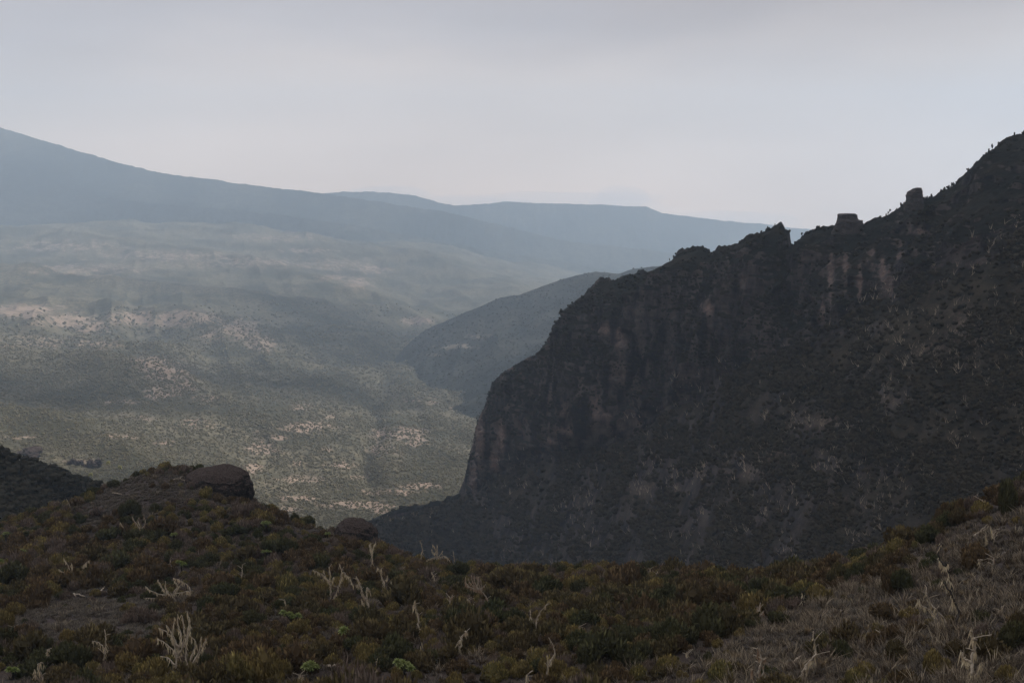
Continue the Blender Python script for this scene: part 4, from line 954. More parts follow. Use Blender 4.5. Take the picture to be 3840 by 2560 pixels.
TREES = [
 ('pale dead tree forking into a wide V hung with cream lichen beside the brown clearing', [[(475,925),(470,890),(482,850)],[(482,850),(470,780),(435,712)],[(482,850),(540,810),(575,760),(610,730)],[(478,880),(440,820),(402,790)],[(480,850),(492,800),(490,750)]], cA, 1.5, {}),
 ('sprawling dead tree with an arched right limb and ragged lichen, right of the clearing', [[(1200,1010),(1190,985),(1170,960)],[(1305,1040),(1303,930),(1270,890),(1230,865),(1185,848)],[(1170,970),(1120,930),(1080,858)],[(1160,970),(1060,950),(992,905)],[(1180,970),(1200,930),(1250,880)],[(1150,960),(1135,920),(1130,870)],[(1190,960),(1290,940),(1295,1000)],[(1150,975),(1060,990),(985,980)],[(1185,960),(1215,910),(1190,870)]], cA, 1.5, dict(ll=.7)),
 ('largest many stemmed dead tree, thickly hung with lichen, low in the left foreground', [[(1210,1530),(1205,1450),(1215,1350)],[(1215,1400),(1190,1300),(1150,1230),(1085,1190)],[(1215,1350),(1240,1250),(1215,1170),(1215,1095)],[(1285,1490),(1270,1360),(1280,1230),(1300,1150),(1275,1075)],[(1285,1490),(1330,1420),(1385,1340),(1408,1262)],[(1290,1480),(1310,1380),(1340,1300),(1305,1250)],[(1320,1430),(1360,1350),(1378,1250)],[(1205,1450),(1150,1400),(1095,1385)],[(1210,1400),(1160,1320),(1075,1260)],[(1220,1330),(1185,1250),(1135,1170)],[(1210,1330),(1180,1220),(1195,1120)],[(1225,1380),(1250,1300),(1260,1200),(1240,1100)],[(1205,1500),(1160,1490),(1125,1480)],[(1230,1360),(1290,1240),(1290,1120)]], cA, 1.1, dict(ll=.8, r0=.12)),
 ('straight pale stem with one drooping left arm, left of the largest dead tree', [[(712,1450),(710,1390),(722,1300),(715,1200)],[(712,1330),(680,1295),(632,1282)]], cA, 1.2, {}),
 ('dead stem with lichen tufts drooping to the left near the lower left corner', [[(362,1440),(355,1380),(350,1330)],[(355,1335),(325,1350),(298,1385)],[(352,1332),(340,1330),(325,1338)]], cA, 2.0, dict(ll=1.0)),
 ('bent pair of pale stems at the bottom edge in the left corner', [[(300,1568),(275,1500),(258,1440)],[(270,1560),(240,1510),(236,1475)],[(258,1440),(280,1430),(300,1440)]], cA, 1.3, {}),
 ('short lichen tipped stub leaning right at the left edge of the slope', [[(20,1245),(60,1220),(100,1178)],[(40,1240),(50,1225),(60,1210)]], cA, 2.0, dict(ll=.6)),
 ('tiny curled lichen snag between two leaning stems in the lower left', [[(600,1440),(585,1425),(560,1410)]], cA, 2.0, dict(ll=.6)),
 ('bare dark forked shrub skeleton on the soil of the knoll', [[(690,440),(688,420),(672,395)],[(688,415),(660,385),(640,358)],[(690,410),(700,380),(712,345)],[(690,420),(730,390),(738,350)],[(680,400),(665,370),(668,345)]], cA, .0, dict(wood='darkwood', r0=.12)),
 ('thin bare leaning stem at the left shoulder of the knoll', [[(545,480),(500,380),(470,330),(445,288)],[(500,380),(490,330),(488,275)]], cA, .2, dict(wood='darkwood', r0=.08)),
 ('forked dead tree with pinkish lichen just below the knoll', [[(970,560),(965,520),(955,500)],[(955,510),(925,470),(902,428)],[(960,500),(945,465),(952,435)],[(965,520),(995,470),(985,425)],[(975,545),(1005,520),(1000,505)]], cA, 1.0, dict(lmat='lichen_rust', r0=.12)),
 ('slim leaning snag left of the forked tree below the knoll', [[(862,560),(850,520),(820,468)],[(862,555),(835,540)]], cA, .8, dict(r0=.09)),
 ('thin upright stick above a round green bush right of the clearing', [[(1652,860),(1655,800),(1656,755)]], cA, .6, {}),
 ('short rusty stub in the shrubs above the clearing', [[(1170,775),(1163,745),(1166,715)]], cA, 1.0, dict(lmat='lichen_rust')),
 ('twin stem dead tree leaning outward with its left limb reaching far left', [[(512,740),(515,660),(508,600),(505,540),(498,478)],[(508,605),(470,560),(425,530),(372,503)],[(515,620),(530,580),(540,560)],[(470,560),(462,530),(458,505)]], cB, 1.5, dict(ll=.8)),
 ('tall leaning dead tree with a peaked crown and a long right limb bending down', [[(522,780),(550,710),(575,640),(592,570),(603,510),(583,455)],[(610,520),(640,545),(672,575),(698,640)],[(592,570),(610,560),(612,575)]], cB, 1.5, dict(ll=.8)),
 ('thick ragged dead trunk leaning left with a broken grey topped spur on its right', [[(825,820),(795,740),(765,680),(740,600),(718,555)],[(805,740),(802,690),(800,645)],[(800,650),(820,655),(832,690)],[(780,780),(765,755),(758,735)],[(745,640),(725,630),(712,625)]], cB, 1.8, dict(ll=.9, r0=.14)),
 ('tall slender dead stem arching up left behind the branching snag', [[(950,705),(945,640),(925,560),(910,520),(885,478)],[(978,690),(985,640),(998,595)],[(945,600),(965,570),(968,550)],[(918,530),(920,500),(922,490)]], cB, 1.5, dict(ll=.8)),
 ('branching snag with an upturned elbow to the right in the middle of the slope', [[(958,800),(972,750),(992,708),(1035,692),(1058,645),(1065,592)],[(955,785),(945,745),(950,710)],[(1060,650),(1075,630),(1090,622)]], cB, 1.2, dict(ll=.6)),
 ('dead tree with a forked tufted top standing over a rust coloured bush', [[(828,500),(845,440),(845,390),(838,340),(832,290)],[(845,380),(855,320),(875,278)],[(845,500),(848,450),(846,410)],[(842,340),(825,310),(824,295)]], cB, 1.6, dict(ll=1.0)),
 ('tall thin crooked stem carrying one big lichen clump near its middle', [[(1215,1045),(1216,980),(1218,900),(1205,840),(1190,790),(1188,748)],[(1210,960),(1200,945)],[(1192,790),(1178,788)]], cB, 1.2, dict(ll=1.1)),
 ('leaning pair of short lichen stubs below the tall thin crooked stem', [[(1168,1200),(1175,1160),(1188,1120)],[(1215,1160),(1235,1110),(1243,1085)]], cB, 1.6, dict(ll=.8, wood='darkwood')),
 ('small white tipped stub leaning left among low rust bushes', [[(1125,1112),(1112,1080),(1096,1052)]], cB, 1.0, dict(wood='darkwood')),
 ('zigzag stem with lichen leaning right, centre foreground', [[(1565,1210),(1552,1165),(1548,1130),(1530,1098),(1555,1060),(1575,1020),(1607,988)],[(1552,1130),(1560,1090)],[(1590,1000),(1603,1010)]], cB, 1.4, dict(ll=.9)),
 ('two slender stems rising in a narrow V with the right one bending over', [[(2165,1025),(2160,960),(2172,890),(2195,835),(2237,788)],[(2147,1010),(2135,940),(2118,880),(2113,820)]], cB, 1.0, dict(ll=.6)),
 ('pale crooked stem pair at the bottom edge with a swan necked right limb', [[(2258,1420),(2250,1330),(2254,1250),(2250,1185)],[(2258,1290),(2285,1220),(2308,1180),(2300,1110),(2262,1045)]], cB, 1.3, dict(ll=.7)),
 ('short cream stub cut off by the bottom edge, left of the swan necked pair', [[(2092,1425),(2090,1380),(2083,1345)]], cB, 1.6, {}),
 ('dead tree with a broom of upright pinkish twigs and a twisted hanging stem', [[(1790,830),(1778,760),(1755,710),(1720,670)],[(1720,670),(1650,650),(1600,610),(1595,560)],[(1700,670),(1660,620),(1640,545)],[(1700,670),(1690,620),(1685,555)],[(1710,670),(1720,630),(1715,580)],[(1715,670),(1735,640),(1758,620)],[(1690,665),(1640,620),(1615,570)],[(1700,665),(1670,600),(1662,550)],[(1705,665),(1700,600),(1702,560)],[(1690,665),(1620,640),(1590,600)]], cB, 1.1, dict(lmat='lichen_rust', ll=.7)),
 ('ragged leaning snag below the broom topped tree', [[(1668,838),(1645,790),(1625,750),(1610,735)],[(1650,790),(1665,775),(1672,765)]], cB, 1.4, dict(ll=.7)),
 ('thin dull snag with a tufted tip left of the ragged leaning one', [[(1475,822),(1470,760),(1468,715)],[(1470,740),(1482,720),(1490,705)]], cB, 1.0, dict(lmat='lichen_rust')),
 ('broad pale dead tree with drooping side limbs on the crest above the ravine', [[(1372,440),(1368,400),(1362,360),(1345,320),(1330,300)],[(1375,400),(1400,370),(1412,350)],[(1378,405),(1430,395),(1455,415),(1475,442)],[(1370,400),(1330,410),(1285,425)],[(1365,380),(1330,360),(1325,335)],[(1368,380),(1365,330),(1366,300)]], cB, 1.3, dict(r0=.14, ll=.8)),
 ('slim kinked snag on the crest left of the broad pale tree', [[(1240,405),(1240,370),(1250,345),(1240,300),(1228,265)]], cB, .8, dict(r0=.1)),
 ('plain upright post like stem on the crest right of the broad pale tree', [[(1505,470),(1502,400),(1494,350)]], cB, .3, dict(r0=.1)),
 ('small drooping snag in front of a grey patch, left centre', [[(180,838),(160,810),(150,775),(143,738)],[(160,810),(175,820),(190,830)]], cB, 1.4, dict(ll=.7)),
 ('dark stemmed snag with a pale lichen tip near the large groundsel', [[(828,1395),(840,1350),(870,1295),(880,1240),(888,1203)],[(865,1310),(875,1290)]], cB, 1.0, dict(wood='darkwood')),
 ('tufted stub at the bottom edge beside the lower groundsel', [[(265,1415),(262,1380),(258,1340)],[(262,1360),(285,1355),(295,1365)]], cB, 2.0, dict(ll=.8)),
 ('short curved snag with a nodding tip behind the centre shrubs', [[(1345,620),(1342,580),(1335,545),(1318,520)]], cB, 1.4, dict(ll=.6)),
 ('short twin snags standing below the twisted hanging stem', [[(1815,840),(1808,800),(1805,775)],[(1842,825),(1845,795),(1842,765)]], cB, 1.4, dict(ll=.6)),
 ('small rusty broom of dead twigs on the upper slope', [[(1090,522),(1092,500),(1088,475)],[(1092,510),(1100,490),(1103,475)]], cB, 1.0, dict(lmat='lichen_rust')),
 ('tiny white post at the shrub line against the dark slope', [[(910,562),(912,530),(912,500)]], cC, .4, {}),
 ('second small post at the shrub line right of the tiny white one', [[(1032,605),(1033,575),(1030,545)]], cC, .9, {}),
 ('small snag leaning right at the shrub line', [[(1075,612),(1085,590),(1097,568)]], cC, .9, {}),
 ('clump of hanging brown lichen on a low forked snag, right centre', [[(1240,905),(1242,860),(1238,825),(1224,785)],[(1240,860),(1262,830),(1275,800)],[(1215,900),(1200,870),(1188,845)]], cC, 2.0, dict(lmat='lichen_rust', ll=.9)),
 ('crooked snag with a tufted peak above the yellow green bush', [[(1850,858),(1862,820),(1855,790),(1838,735)],[(1850,790),(1828,765),(1822,760)]], cC, 1.3, dict(ll=.8)),
 ('thin short stem beyond the big rounded bush near the shrub line', [[(2032,780),(2033,755),(2030,730)]], cC, .8, {}),
 ('rust and cream lichen stub at the upper edge of the grey slope', [[(1995,985),(1998,930),(2000,890),(2000,840)],[(1998,930),(1980,905),(1975,890)],[(1998,950),(2025,930),(2030,915)]], cC, 2.2, dict(lmat='lichen_rust', ll=.9)),
 ('small leaning snag among olive bushes in the centre bottom', [[(395,1118),(400,1080),(404,1045)]], cC, 1.3, {}),
 ('tall split trunk with orange and cream bark rags at the bottom edge', [[(1978,1590),(1990,1480),(2005,1400),(2012,1330),(1985,1275),(1978,1240)],[(1960,1590),(1940,1500),(1925,1425)],[(2020,1590),(2025,1480),(2030,1400)],[(2010,1350),(2035,1345),(2052,1335)]], cC, 1.4, dict(ll=.8, r0=.12, lmat='lichen_rust')),
 ('tall dark forked trunk with trailing lichen sheets on the grey slope', [[(1318,1195),(1330,1120),(1343,1050),(1315,985),(1300,940),(1290,850),(1272,770),(1266,688)],[(1287,905),(1255,870),(1228,825)],[(1262,725),(1225,690),(1202,640),(1214,548)],[(1262,730),(1275,700)]], cD, 1.0, dict(wood='darkwood', ll=.9, lw=.07)),
 ('two long bare limbs sweeping up left beside the tall dark forked trunk', [[(1272,1190),(1235,1110),(1190,1050),(1140,985),(1115,920),(1100,855)],[(1250,1195),(1205,1140),(1175,1090),(1125,1030),(1080,1005),(1045,962)],[(1060,985),(1058,960)]], cD, 1.0, dict(ll=.7)),
 ('brightest cream dead tree with three arms at the bottom right', [[(1455,1590),(1442,1500),(1440,1420),(1452,1330),(1448,1240),(1438,1168)],[(1440,1420),(1405,1400),(1380,1375),(1360,1330)],[(1465,1560),(1485,1490),(1500,1440),(1518,1420)],[(1452,1240),(1468,1260)]], cD, 2.6, dict(ll=.8, r0=.13, lw=.085)),
 ('thin S curved stem with a lichen pennant at the bottom of the grey slope', [[(190,1545),(215,1480),(245,1430),(290,1385),(303,1320),(300,1260),(290,1190)],[(245,1450),(240,1480)]], cD, 1.0, dict(ll=.9)),
 ('short hooked snag behind a rust bush on the lower grey slope', [[(792,1280),(792,1230),(800,1195),(835,1185)],[(820,1190),(830,1215)]], cD, 1.8, dict(ll=.6)),
 ('weathered post stump on the left part of the grey slope', [[(215,1020),(212,960),(207,905)],[(222,970),(226,930)]], cD, .9, dict(wood='darkwood')),
 ('pair of small cream tufted snags near the top of the grey slope', [[(1520,295),(1522,265),(1520,238)],[(1545,295),(1540,260),(1538,240)]], cD, 1.6, dict(ll=.6)),
 ('drooping snag hanging over stones near the right edge', [[(1605,555),(1605,515),(1592,470),(1577,430)],[(1555,548),(1548,515),(1545,498)]], cD, 1.5, dict(ll=.7)),
 ('small cream snag in front of the large dark bush at right', [[(1518,750),(1500,710),(1490,670)]], cD, 1.6, dict(ll=.6)),
 ('short rusty snag beside a fallen twig pile at right', [[(1600,720),(1597,690),(1595,652)]], cD, 1.2, dict(lmat='lichen_rust')),
 ('thin white stick poking up from bushes on the skyline of the grey slope', [[(592,675),(578,650),(563,628)]], cD, .2, {}),
 ('small dark leaning stump at the bush line left of the large dark bush', [[(308,940),(320,905),(331,868)]], cD, .0, dict(wood='darkwood', r0=.14)),
 ('slender straight stem near the right edge below the twig pile', [[(1655,1090),(1658,1050),(1661,1010)]], cD, .6, {}),
 ('little cream stump low on the upper grey slope', [[(1355,1325),(1356,1300),(1352,1285)]], cC, 1.6, dict(ll=.5)),
]
for lab, paths, conv, li, kw in TREES: dead_tree(lab, paths, conv, li, **kw)
LOGS = [
 ('bleached fallen branch lying on the shrubs beyond the sprawling tree', [[(1368,900),(1400,908),(1438,925)],[(1395,905),(1415,930)]], cA),
 ('grey fallen limb in front of the green bush above the clearing', [[(690,950),(720,920),(755,888)]], cA),
 ('pale fallen branch across the bare soil of the knoll', [[(770,275),(800,282),(832,292)]], cA),
 ('fallen branch at the foot of the V shaped dead tree', [[(505,968),(540,980),(582,995)],[(515,970),(520,995)]], cA),
 ('second pale stick lying on the knoll soil to the right', [[(1185,185),(1230,180),(1265,200)],[(1230,180),(1250,165)]], cA),
 ('short pale stick on the left shoulder of the knoll', [[(372,345),(400,340),(412,348)]], cA),
 ('curved fallen branch on the bushes right of the lower groundsel', [[(475,1283),(520,1300),(560,1300),(592,1315)],[(500,1290),(505,1305)]], cB),
 ('short broken branch slanting up among shrubs below the leaning dead trees', [[(542,812),(575,775),(602,740)]], cB),
 ('dark fallen log between olive bushes at the bottom', [[(500,1450),(530,1410),(562,1370)]], cC),
 ('white fallen stick low on the grey slope at the left', [[(145,1440),(170,1422),(200,1405)]], cD),
 ('grey fallen limb on the stony patch near the right edge', [[(1455,520),(1500,490),(1555,445)],[(1500,490),(1540,480)]], cD),
 ('dark fallen limb right of the tall forked trunk', [[(1370,865),(1400,840),(1430,820)]], cD),
]
for lab, paths, conv in LOGS:
    dead_tree(lab, paths, conv, 0, wood='darkwood' if 'dark' in lab else 'deadwood', r0=.11, name='fallen_branch', cat='fallen branch', fallen=True)

# ------------------------------------------------------------------ giant groundsels
def rosette(seed, n=46, R_=.46, face=0.0):
    r = np.random.default_rng(seed); vs, fs, ti = [], [], []
    for k in range(n):
        t = (k + .5) / n; el = math.asin(1 - 1.25 * t) ; az = k * 2.39996 + r.normal(0, .1)
        d = np.array([math.cos(el) * math.cos(az), math.cos(el) * math.sin(az), math.sin(el)])
        s = np.cross(d, [0, 0, 1.0]); s /= np.linalg.norm(s) + 1e-9; u = np.cross(s, d); l = R_ * r.uniform(.85, 1.1) * (1 - .25 * max(0, d[2])); w = .055
        b = len(vs)
        vs += [d * .03 - s * .02, d * .03 + s * .02, d * l * .55 - s * w + u * .02, d * l * .55 + s * w + u * .02, d * l * .55 + u * -.02, d * l - np.array([0, 0, .05]) * (1 - d[2])]
        fs += [(b, b + 1, b + 4), (b, b + 4, b + 2), (b + 1, b + 3, b + 4), (b + 2, b + 4, b + 5), (b + 4, b + 3, b + 5)]
        tt = r.uniform(.3, .8) if d[2] > -.05 else .1; ti += [tt * .3, tt * .3, tt, tt, tt * .6, 1.0 * tt + .15]
    return np.array(vs), fs, ti
RM = []
for k in range(3):
    v, f, ti = rosette(300 + k); RM.append(mesh_obj('rosette', v, f, M['groundsel'], smooth=False, attrs={'tint': ti}, link=False).data)
SEN = [
 ('wide giant groundsel with pale heads on a dark stem below the knoll on its right', (1820, 545), cA, [(-22, -48, 1.3), (0, -52, 1.5), (24, -48, 1.3), (12, -42, 1.1), (-10, -40, 1.1)], 1),
 ('small giant groundsel on a thin stem in the upper left shrubs', (1190, 615), cA, [(-12, -38, 1.2), (10, -42, 1.3), (2, -30, 1.0)], 1),
 ('bright green giant groundsel right of the clearing above the sprawling tree', (1240, 805), cA, [(-24, -38, 1.2), (-2, -32, 1.5), (24, -22, 1.4), (5, -18, 1.2)], 1),
 ('dull giant groundsel at the far left edge, uppermost on that side', (40, 600), cA, [(-8, -32, 1.3), (10, -34, 1.2)], 1),
 ('pale giant groundsel peeping over a rust bush at left', (620, 685), cA, [(-8, -18, 1.3), (14, -20, 1.1)], 0),
 ('loose green giant groundsel in the dark shrubs near the left edge', (150, 725), cA, [(-35, -18, 1.1), (0, -38, 1.3), (20, -34, 1.2)], 0),
 ('giant groundsel half cut off by the left edge', (8, 790), cA, [(0, -32, 1.5), (6, -20, 1.2)], 0),
 ('flat topped pale giant groundsel on the right of the upper slope', (1825, 715), cA, [(-25, -20, 1.1), (0, -24, 1.2), (24, -20, 1.0)], 0),
 ('dim giant groundsel in the bottom left corner', (85, 1545), cA, [(-20, -25, 1.5), (15, -22, 1.6), (35, -18, 1.3)], 0),
 ('wide three headed giant groundsel in the left centre foreground', (205, 975), cB, [(-75, -88, 1.5), (-20, -72, 1.7), (48, -58, 2.0), (5, -55, 1.4), (-45, -72, 1.3)], 1),
 ('single round star shaped giant groundsel facing the viewer', (620, 1080), cB, [(0, -40, 2.5)], 0),
 ('low round giant groundsel near the bottom edge, left of centre', (352, 1365), cB, [(-35, -32, 1.9), (2, -48, 2.1), (38, -32, 1.9), (4, -22, 1.8)], 0),
 ('largest giant groundsel, many headed on a slanting bare stem at the bottom edge', (1112, 1398), cB, [(-65, -100, 1.7), (-25, -90, 2.0), (20, -68, 2.2), (45, -50, 1.7), (-5, -66, 1.7), (-45, -78, 1.5)], 1),
 ('faint giant groundsel on the dark upper slope left of centre', (490, 255), cB, [(-12, -16, 1.1), (10, -18, 1.1)], 0),
]
for lab, b, conv, heads, st in SEN:
    bx0, by0 = conv(*b); h = hit_or(bx0, min(by0, 2590)); D = h.y; root = empty('giant_groundsel', h); tag(root, lab, 'giant groundsel')
    LM.append((bx0, by0, root)); sc = 2.1382 if conv is cB else 1.8236
    top = []
    for i, (dx, dy, s) in enumerate(heads):
        x, y = conv(b[0] + dx, b[1] + dy); p = np.array(W(x, y, D + ((i * 37) % 5 - 2) * .18 - (0.4))) - np.array(h)
        p[2] += .6
        top.append(p)
        o = bpy.data.objects.new('rosette', RM[i % 3]); COL.objects.link(o); o.parent = root; o.location = p
        k = s * .66 * (D / 95) ** .5; o.scale = (k, k, k); o.rotation_euler = (.5 if len(heads) == 1 else .12 * (i % 3 - 1) + .2, .15 * (i % 2), i * 1.3)
    vs, fs = tube([[0.15, 0, -.5], [.05, 0, .1], np.mean(top, 0) * .6, np.mean(top, 0)], .14, .09); mesh_obj('trunk', np.array(vs), fs, M['groundsel_stem'], root)
    for p in top:
        if len(top) > 1:
            vs, fs = tube([np.mean(top, 0) * .6, np.mean(top, 0) * .3 + p * .65, p], .07, .06); mesh_obj('branch', np.array(vs), fs, M['groundsel_stem'], root)

# ------------------------------------------------------------------ big single bushes
def bush_thing(label, px, py, wpx, hpx, kd, name='heath_shrub', mesh=None, conv=None, rz=0.0, D=None):
    """wpx x hpx: size in photo pixels, (px, py) the foot"""
    h = hit_or(px, min(py, 2600)) if D is None else Vector(W(px, py, D)); D = h.y; m = D / FPX
    o = bpy.data.objects.new(name, mesh or BIG[kd]); COL.objects.link(o); o.location = h - Vector((0, 0, .1)); s = wpx * m / 2.0; sz = hpx * m / .95
    o.scale = (s, s * .9, sz); o.rotation_euler = (0, 0, rz); tag(o, label, 'shrub'); LM.append((px, py, o)); return o
BB = [
 ('large dark rust bush alone on the grey slope', cD, (850, 920), 300, 215, 'rust'),
 ('dark green half of the bush pair on the grey slope', cD, (930, 905), 180, 200, 'green'),
 ('tall dark rust bush on the right skyline', cD, (1235, 400), 150, 190, 'rust'),
 ('round olive bush leaning on the tall rust one at the right skyline', cD, (1345, 420), 150, 130, 'olive'),
 ('tall dark bush on the skyline near the right edge', cD, (1700, 320), 200, 260, 'green'),
 ('wide dark brown bush in the middle of the stony right slope', cD, (1500, 740), 260, 170, 'rust'),
 ('upper rust bush over the skyline pair', cD, (1350, 300), 110, 160, 'rust'),
 ('brown topped bush at the skyline left of the tall rust bush', cD, (1190, 530), 150, 130, 'olive'),
 ('low olive bush on the skyline, fourth from the right', cD, (1080, 540), 150, 110, 'olive'),
 ('rusty bush where the skyline steps down', cD, (970, 570), 130, 110, 'rust'),
 ('rust crowned bush beside the large dark bush', cD, (825, 750), 150, 130, 'rust'),
 ('big rounded brown bush at the foot of the skyline bushes', cD, (130, 970), 190, 190, 'rust'),
 ('olive bush at the left of the skyline chain', cD, (470, 850), 200, 150, 'olive'),
 ('green bush in the middle of the skyline chain', cD, (590, 830), 200, 160, 'green'),
 ('brown olive bush high in the skyline chain', cD, (690, 770), 150, 110, 'olive'),
 ('low olive bush at the left foot of the grey slope', cD, (40, 1000), 130, 110, 'olive'),
 ('yellow olive bush, brightest, bottom centre of the right slope', cD, (1160, 1500), 270, 200, 'yellow'),
 ('olive bush behind the brightest yellow one', cD, (1320, 1400), 210, 150, 'olive'),
 ('big green bush at the right edge low on the slope', cD, (1780, 1300), 260, 200, 'green'),
 ('yellow tipped bush in the bottom right corner', cD, (1690, 1568), 230, 160, 'yellow'),
 ('rusty gold bush cut by the bottom edge beside the cream tree', cD, (600, 1590), 240, 140, 'yellow'),
 ('olive bush with feathery shoots near the right edge', cD, (1770, 1180), 150, 140, 'olive'),
 ('rust bush by the hooked snag', cD, (720, 1330), 200, 150, 'rust'),
 ('dark rust bush right of the hooked snag', cD, (870, 1280), 210, 150, 'rust'),
 ('pale brown olive bush below the hooked snag', cD, (880, 1400), 210, 150, 'olive'),
 ('dark green bush low between the rust bushes', cD, (500, 1400), 190, 160, 'green'),
 ('small rust bush on the grey slope near the two long limbs', cD, (945, 1130), 130, 90, 'rust'),
 ('big dark olive bush with a yellow green top near the crooked snag', cC, (1690, 1130), 330, 260, 'olive'),
 ('wide dark bush behind the grey slope edge', cC, (1780, 960), 260, 120, 'yellow'),
 ('tall brown olive bush standing alone right of centre', cC, (680, 1350), 300, 270, 'olive'),
 ('yellow green bush in the lower middle of the right half', cC, (1150, 1450), 180, 150, 'yellow'),
 ('rust brown bush with grey stems below it', cC, (1290, 1290), 230, 180, 'rust'),
 ('big low orange brown bush left of the V shaped dead tree', cA, (270, 1060), 360, 190, 'rust'),
 ('dark green round bush at the upper edge of the clearing', cA, (830, 950), 150, 110, 'green'),
 ('rust brown bush right of the V shaped dead tree', cA, (640, 930), 180, 180, 'rust'),
 ('dark bush in the shade on the knoll soil', cA, (885, 430), 150, 130, 'green'),
 ('wide dark bush on the left shoulder of the knoll', cA, (320, 480), 170, 90, 'green'),
 ('small dark bush on the right part of the knoll soil', cA, (1070, 400), 90, 70, 'green'),
 ('dark bush on the left slope of the knoll near the thin stem', cA, (545, 470), 110, 80, 'green'),
 ('brown gold round bush at the left edge', cA, (30, 1200), 150, 150, 'yellow'),
 ('round green bush under the thin upright stick', cA, (1720, 920), 150, 120, 'olive'),
 ('dark shrub breaking the left skyline of the knoll', cA, (640, 245), 110, 70, 'green'),
 ('dark shrub further up the left skyline of the knoll', cA, (780, 185), 110, 60, 'green'),
]
for i, (lab, conv, p, w_, h_, kd) in enumerate(BB):
    sc = {cA: 1.8236, cB: 2.1382, cC: 2.352, cD: 1.936}[conv]; x, y = conv(*p)
    bush_thing(lab, x, y, w_ / sc, h_ / sc, kd, rz=i * 1.7)
for lab, x, y, w_, h_, kd in [('small round shrub perched on top of the knoll against the valley', 726, 1752, 38, 32, 'green'), ('tiny dark shrub left of the perched one on the knoll top', 514, 1764, 28, 22, 'green'), ('tiny low shrub at the left end of the knoll top', 474, 1772, 22, 14, 'green'),
                              ('dark pointed shrub on the crest below the rock face', 1107, 1950, 34, 48, 'green'), ('low dark shrub on the crest just right of the rock face', 1010, 1915, 46, 34, 'green'), ('round dark shrub on the crest between the rock face and the pointed shrub', 1062, 1935, 34, 32, 'green')]:
    bush_thing(lab, x, y, w_, h_, kd)
fm = bush_blob('flower_bush', M['flower'], 260, lobes=7)
for lab, x, y, D in [('small yellow green bush above the left hillside, lowest of three', 340, 1784, 590), ('yellow bush right of the dark hollow rock', 405, 1740, 650), ('small yellow bush rightmost of the three above the knoll', 448, 1757, 640)]:
    bush_thing(lab, x, y, 24, 14, 'yellow', name='yellow_bush', mesh=fm, D=float(on_valley(x, y)[1]) - 1)

# ------------------------------------------------------------------ individual heath shrubs with labels from their neighbours
lmx = np.array([l[0] for l in LM]); lmy = np.array([l[1] for l in LM])
ADJ = {'olive': 'olive', 'rust': 'rust tinted', 'green': 'dark green', 'grey': 'dry grey', 'yellow': 'yellow olive'}
used = {}
def short(o):
    w = o['label'].split(); return ' '.join(w[:7]).rstrip(',') if False else o['label'].split(',')[0]
def describe(i, px, py):
    d = np.hypot((lmx - px), (lmy - py) * 1.3); j = int(np.argmin(d)); dx, dy = px - lmx[j], py - lmy[j]
    rel = ('left of' if dx < 0 else 'right of') if abs(dx) > abs(dy) else ('in front of' if dy > 0 else 'behind')
    nm = LM[j][2]; w = short(nm).split()
    stop = {'in', 'on', 'at', 'beside', 'with', 'low', 'near', 'below', 'above', 'left', 'right', 'by', 'under', 'over', 'behind', 'across', 'where', 'standing', 'between', 'among', 'hung', 'carrying', 'leaning', 'further', 'further', 'peeping', 'perched', 'breaking', 'lying', 'half', 'forking', 'facing', 'just', 'beyond', 'against', 'slanting', 'and', 'to', 'cut', 'reaching', 'thickly', 'hanging', 'bending', 'sweeping', 'rising', 'poking'}
    k = 2
    while k < len(w) and not (w[k] in stop): k += 1
    k = min(k, 5)
    sz = 'large' if size[i] > 1.05 else ('small' if size[i] < .78 else 'mid sized')
    k = min(k, 11 - len((sz + ' ' + ADJ[kind[i]] + ' ' + rel).split()) - 2)
    return f"{sz} {ADJ[kind[i]]} heath shrub {rel} the {' '.join(w[:k])}", j, d[j]
cand = {}
for i in TOP:
    t, j, d = describe(i, spx[i], spy[i]); cand.setdefault(t, []).append((d, i))
for t, lst in cand.items():
    lst.sort(); n_ = len(lst); words_ = ['nearest', 'second', 'third', 'fourth', 'fifth', 'sixth', 'seventh', 'eighth', 'ninth', 'tenth', 'eleventh', 'twelfth']
    for q, (d, i) in enumerate(lst):
        lab = t if n_ == 1 else t.split(' heath shrub ')[0] + ' heath shrub ' + t.split(' heath shrub ')[1] + (', the nearest to it' if q == 0 else f', {words_[min(q, 11)]} from it')
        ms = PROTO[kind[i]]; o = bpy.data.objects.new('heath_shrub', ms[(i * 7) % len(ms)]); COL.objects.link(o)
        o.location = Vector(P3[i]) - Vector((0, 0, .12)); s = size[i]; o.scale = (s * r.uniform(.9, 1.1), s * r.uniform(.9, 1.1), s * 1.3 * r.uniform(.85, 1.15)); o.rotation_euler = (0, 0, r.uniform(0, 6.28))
        tag(o, lab, 'shrub', 'heath shrubs on the near slope')

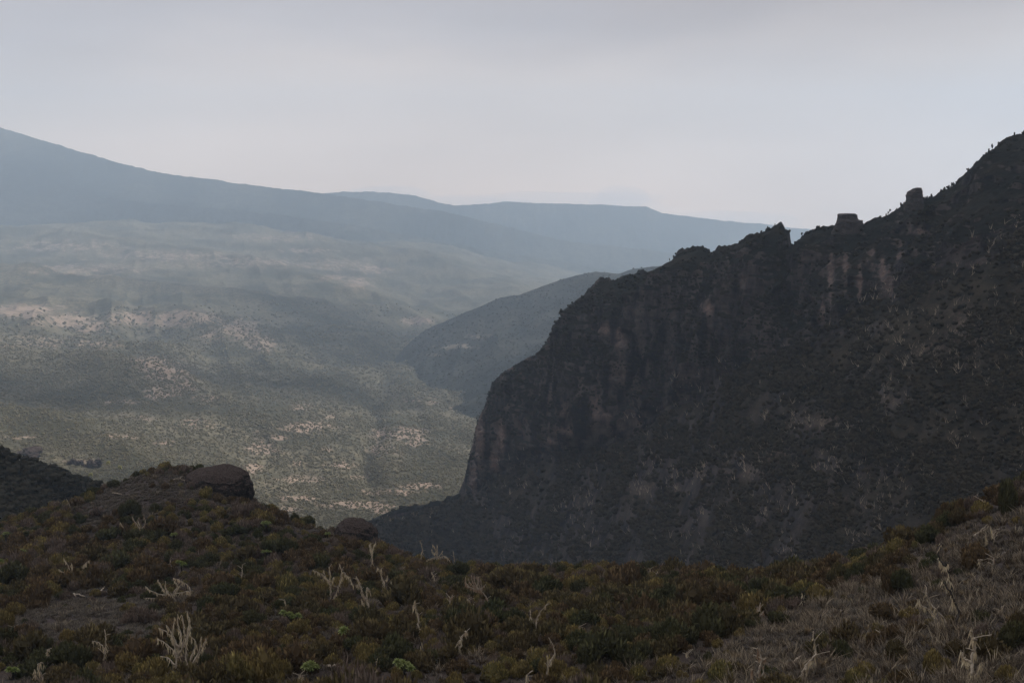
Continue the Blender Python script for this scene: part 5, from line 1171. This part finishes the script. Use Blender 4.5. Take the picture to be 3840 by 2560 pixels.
# ------------------------------------------------------------------ low heather and dry twigs
def ground_scatter(n, wf, seed, x0=-135, x1=112, y0=20, y1=232):
    r = np.random.default_rng(seed); y = y0 + (y1 - y0) * r.random(n) ** 1.15; x = r.uniform(x0, x1, n)
    lim = y * .56 + 6; ok = np.abs(x) < lim; x, y = x[ok], y[ok]
    z = ground_z(x, y); Q = np.stack([x, y, z], -1); px, py = project(Q); k = r.random(len(x)) < wf(px, py, Q); return Q[k]
def stone_mesh(seed):
    r = np.random.default_rng(seed); v = ICO1 * (1 + .25 * r.standard_normal((len(ICO1), 1))) * r.uniform(.6, 1.2, 3); return mesh_obj('stone', v, ICO1F, M['stone'], smooth=False, link=False).data
M['stone'] = mat_rock('loose_stone', (0.10, 0.085, 0.078), (0.26, 0.225, 0.20), 2.0, .1)
Q = ground_scatter(26000, lambda px, py, Q: (py > 1700) * np.clip(right_dry(px, py) * .8 + ell(px, py, CLEAR[1:2]) * .9, 0, 1) * sstep(.45, .7, fbm(Q * [1, 1, 0], 6, 3, seed=77) * .5 + .5), 73)
scatter('loose_stones', 'pale loose stones on the bare ground of the right slope and knoll', Q, r_.uniform(.05, .26, len(Q)) ** 1.0, r_.uniform(0, 6.28, len(Q)), r_.integers(0, 3, len(Q)), [stone_mesh(k) for k in range(3)])
tw = [blade_mesh('dry_tuft', M['twig'], 400 + k, n=46, length=(.25, .75), w=.016, lean=1.3, base=.3) for k in range(3)]
M['tussock'] = mat_fol('golden_tussock', (0.121, 0.0858, 0.042), (0.165, 0.11, 0.055), (0.297, 0.22, 0.12), 0.4)
Q = ground_scatter(9000, lambda px, py, Q: (py > 1700) * np.clip(right_dry(px, py) * .8 + .05, 0, 1) * sstep(.4, .65, fbm(Q * [1, 1, 0], 9, 3, seed=78) * .5 + .5), 74)
scatter('grass_tussocks', 'golden brown grass tussocks dotted over the right slope', Q, r_.uniform(.5, 1.1, len(Q)), r_.uniform(0, 6.28, len(Q)), r_.integers(0, 2, len(Q)), [blade_mesh('tussock', M['tussock'], 420 + k, n=90, length=(.4, .8), w=.018, lean=.9, base=.18) for k in range(2)])
br = [blade_mesh('heather_tuft', M['brush'], 410 + k, n=60, length=(.15, .42), w=.022, lean=1.2, base=.35) for k in range(3)]
Q = ground_scatter(80000, lambda px, py, Q: (py > 1700) * np.clip(right_dry(px, py) * .95 + .12, 0, 1), 71)
scatter('dry_twigs', 'tangled grey dry twigs covering the right slope', Q, r_.uniform(.35, 1.2, len(Q)) ** 2 * 1.5, r_.uniform(0, 6.28, len(Q)), r_.integers(0, 3, len(Q)), tw)
Q = ground_scatter(150000, lambda px, py, Q: (py > 1700) * np.clip(ell(px, py, CLEAR) * 1.2 + .25 + right_dry(px, py) * .7, 0, 1), 72)
scatter('brown_heather', 'low brown heather covering the clearing and gaps', Q, r_.uniform(.7, 1.5, len(Q)), r_.uniform(0, 6.28, len(Q)), r_.integers(0, 3, len(Q)), br)
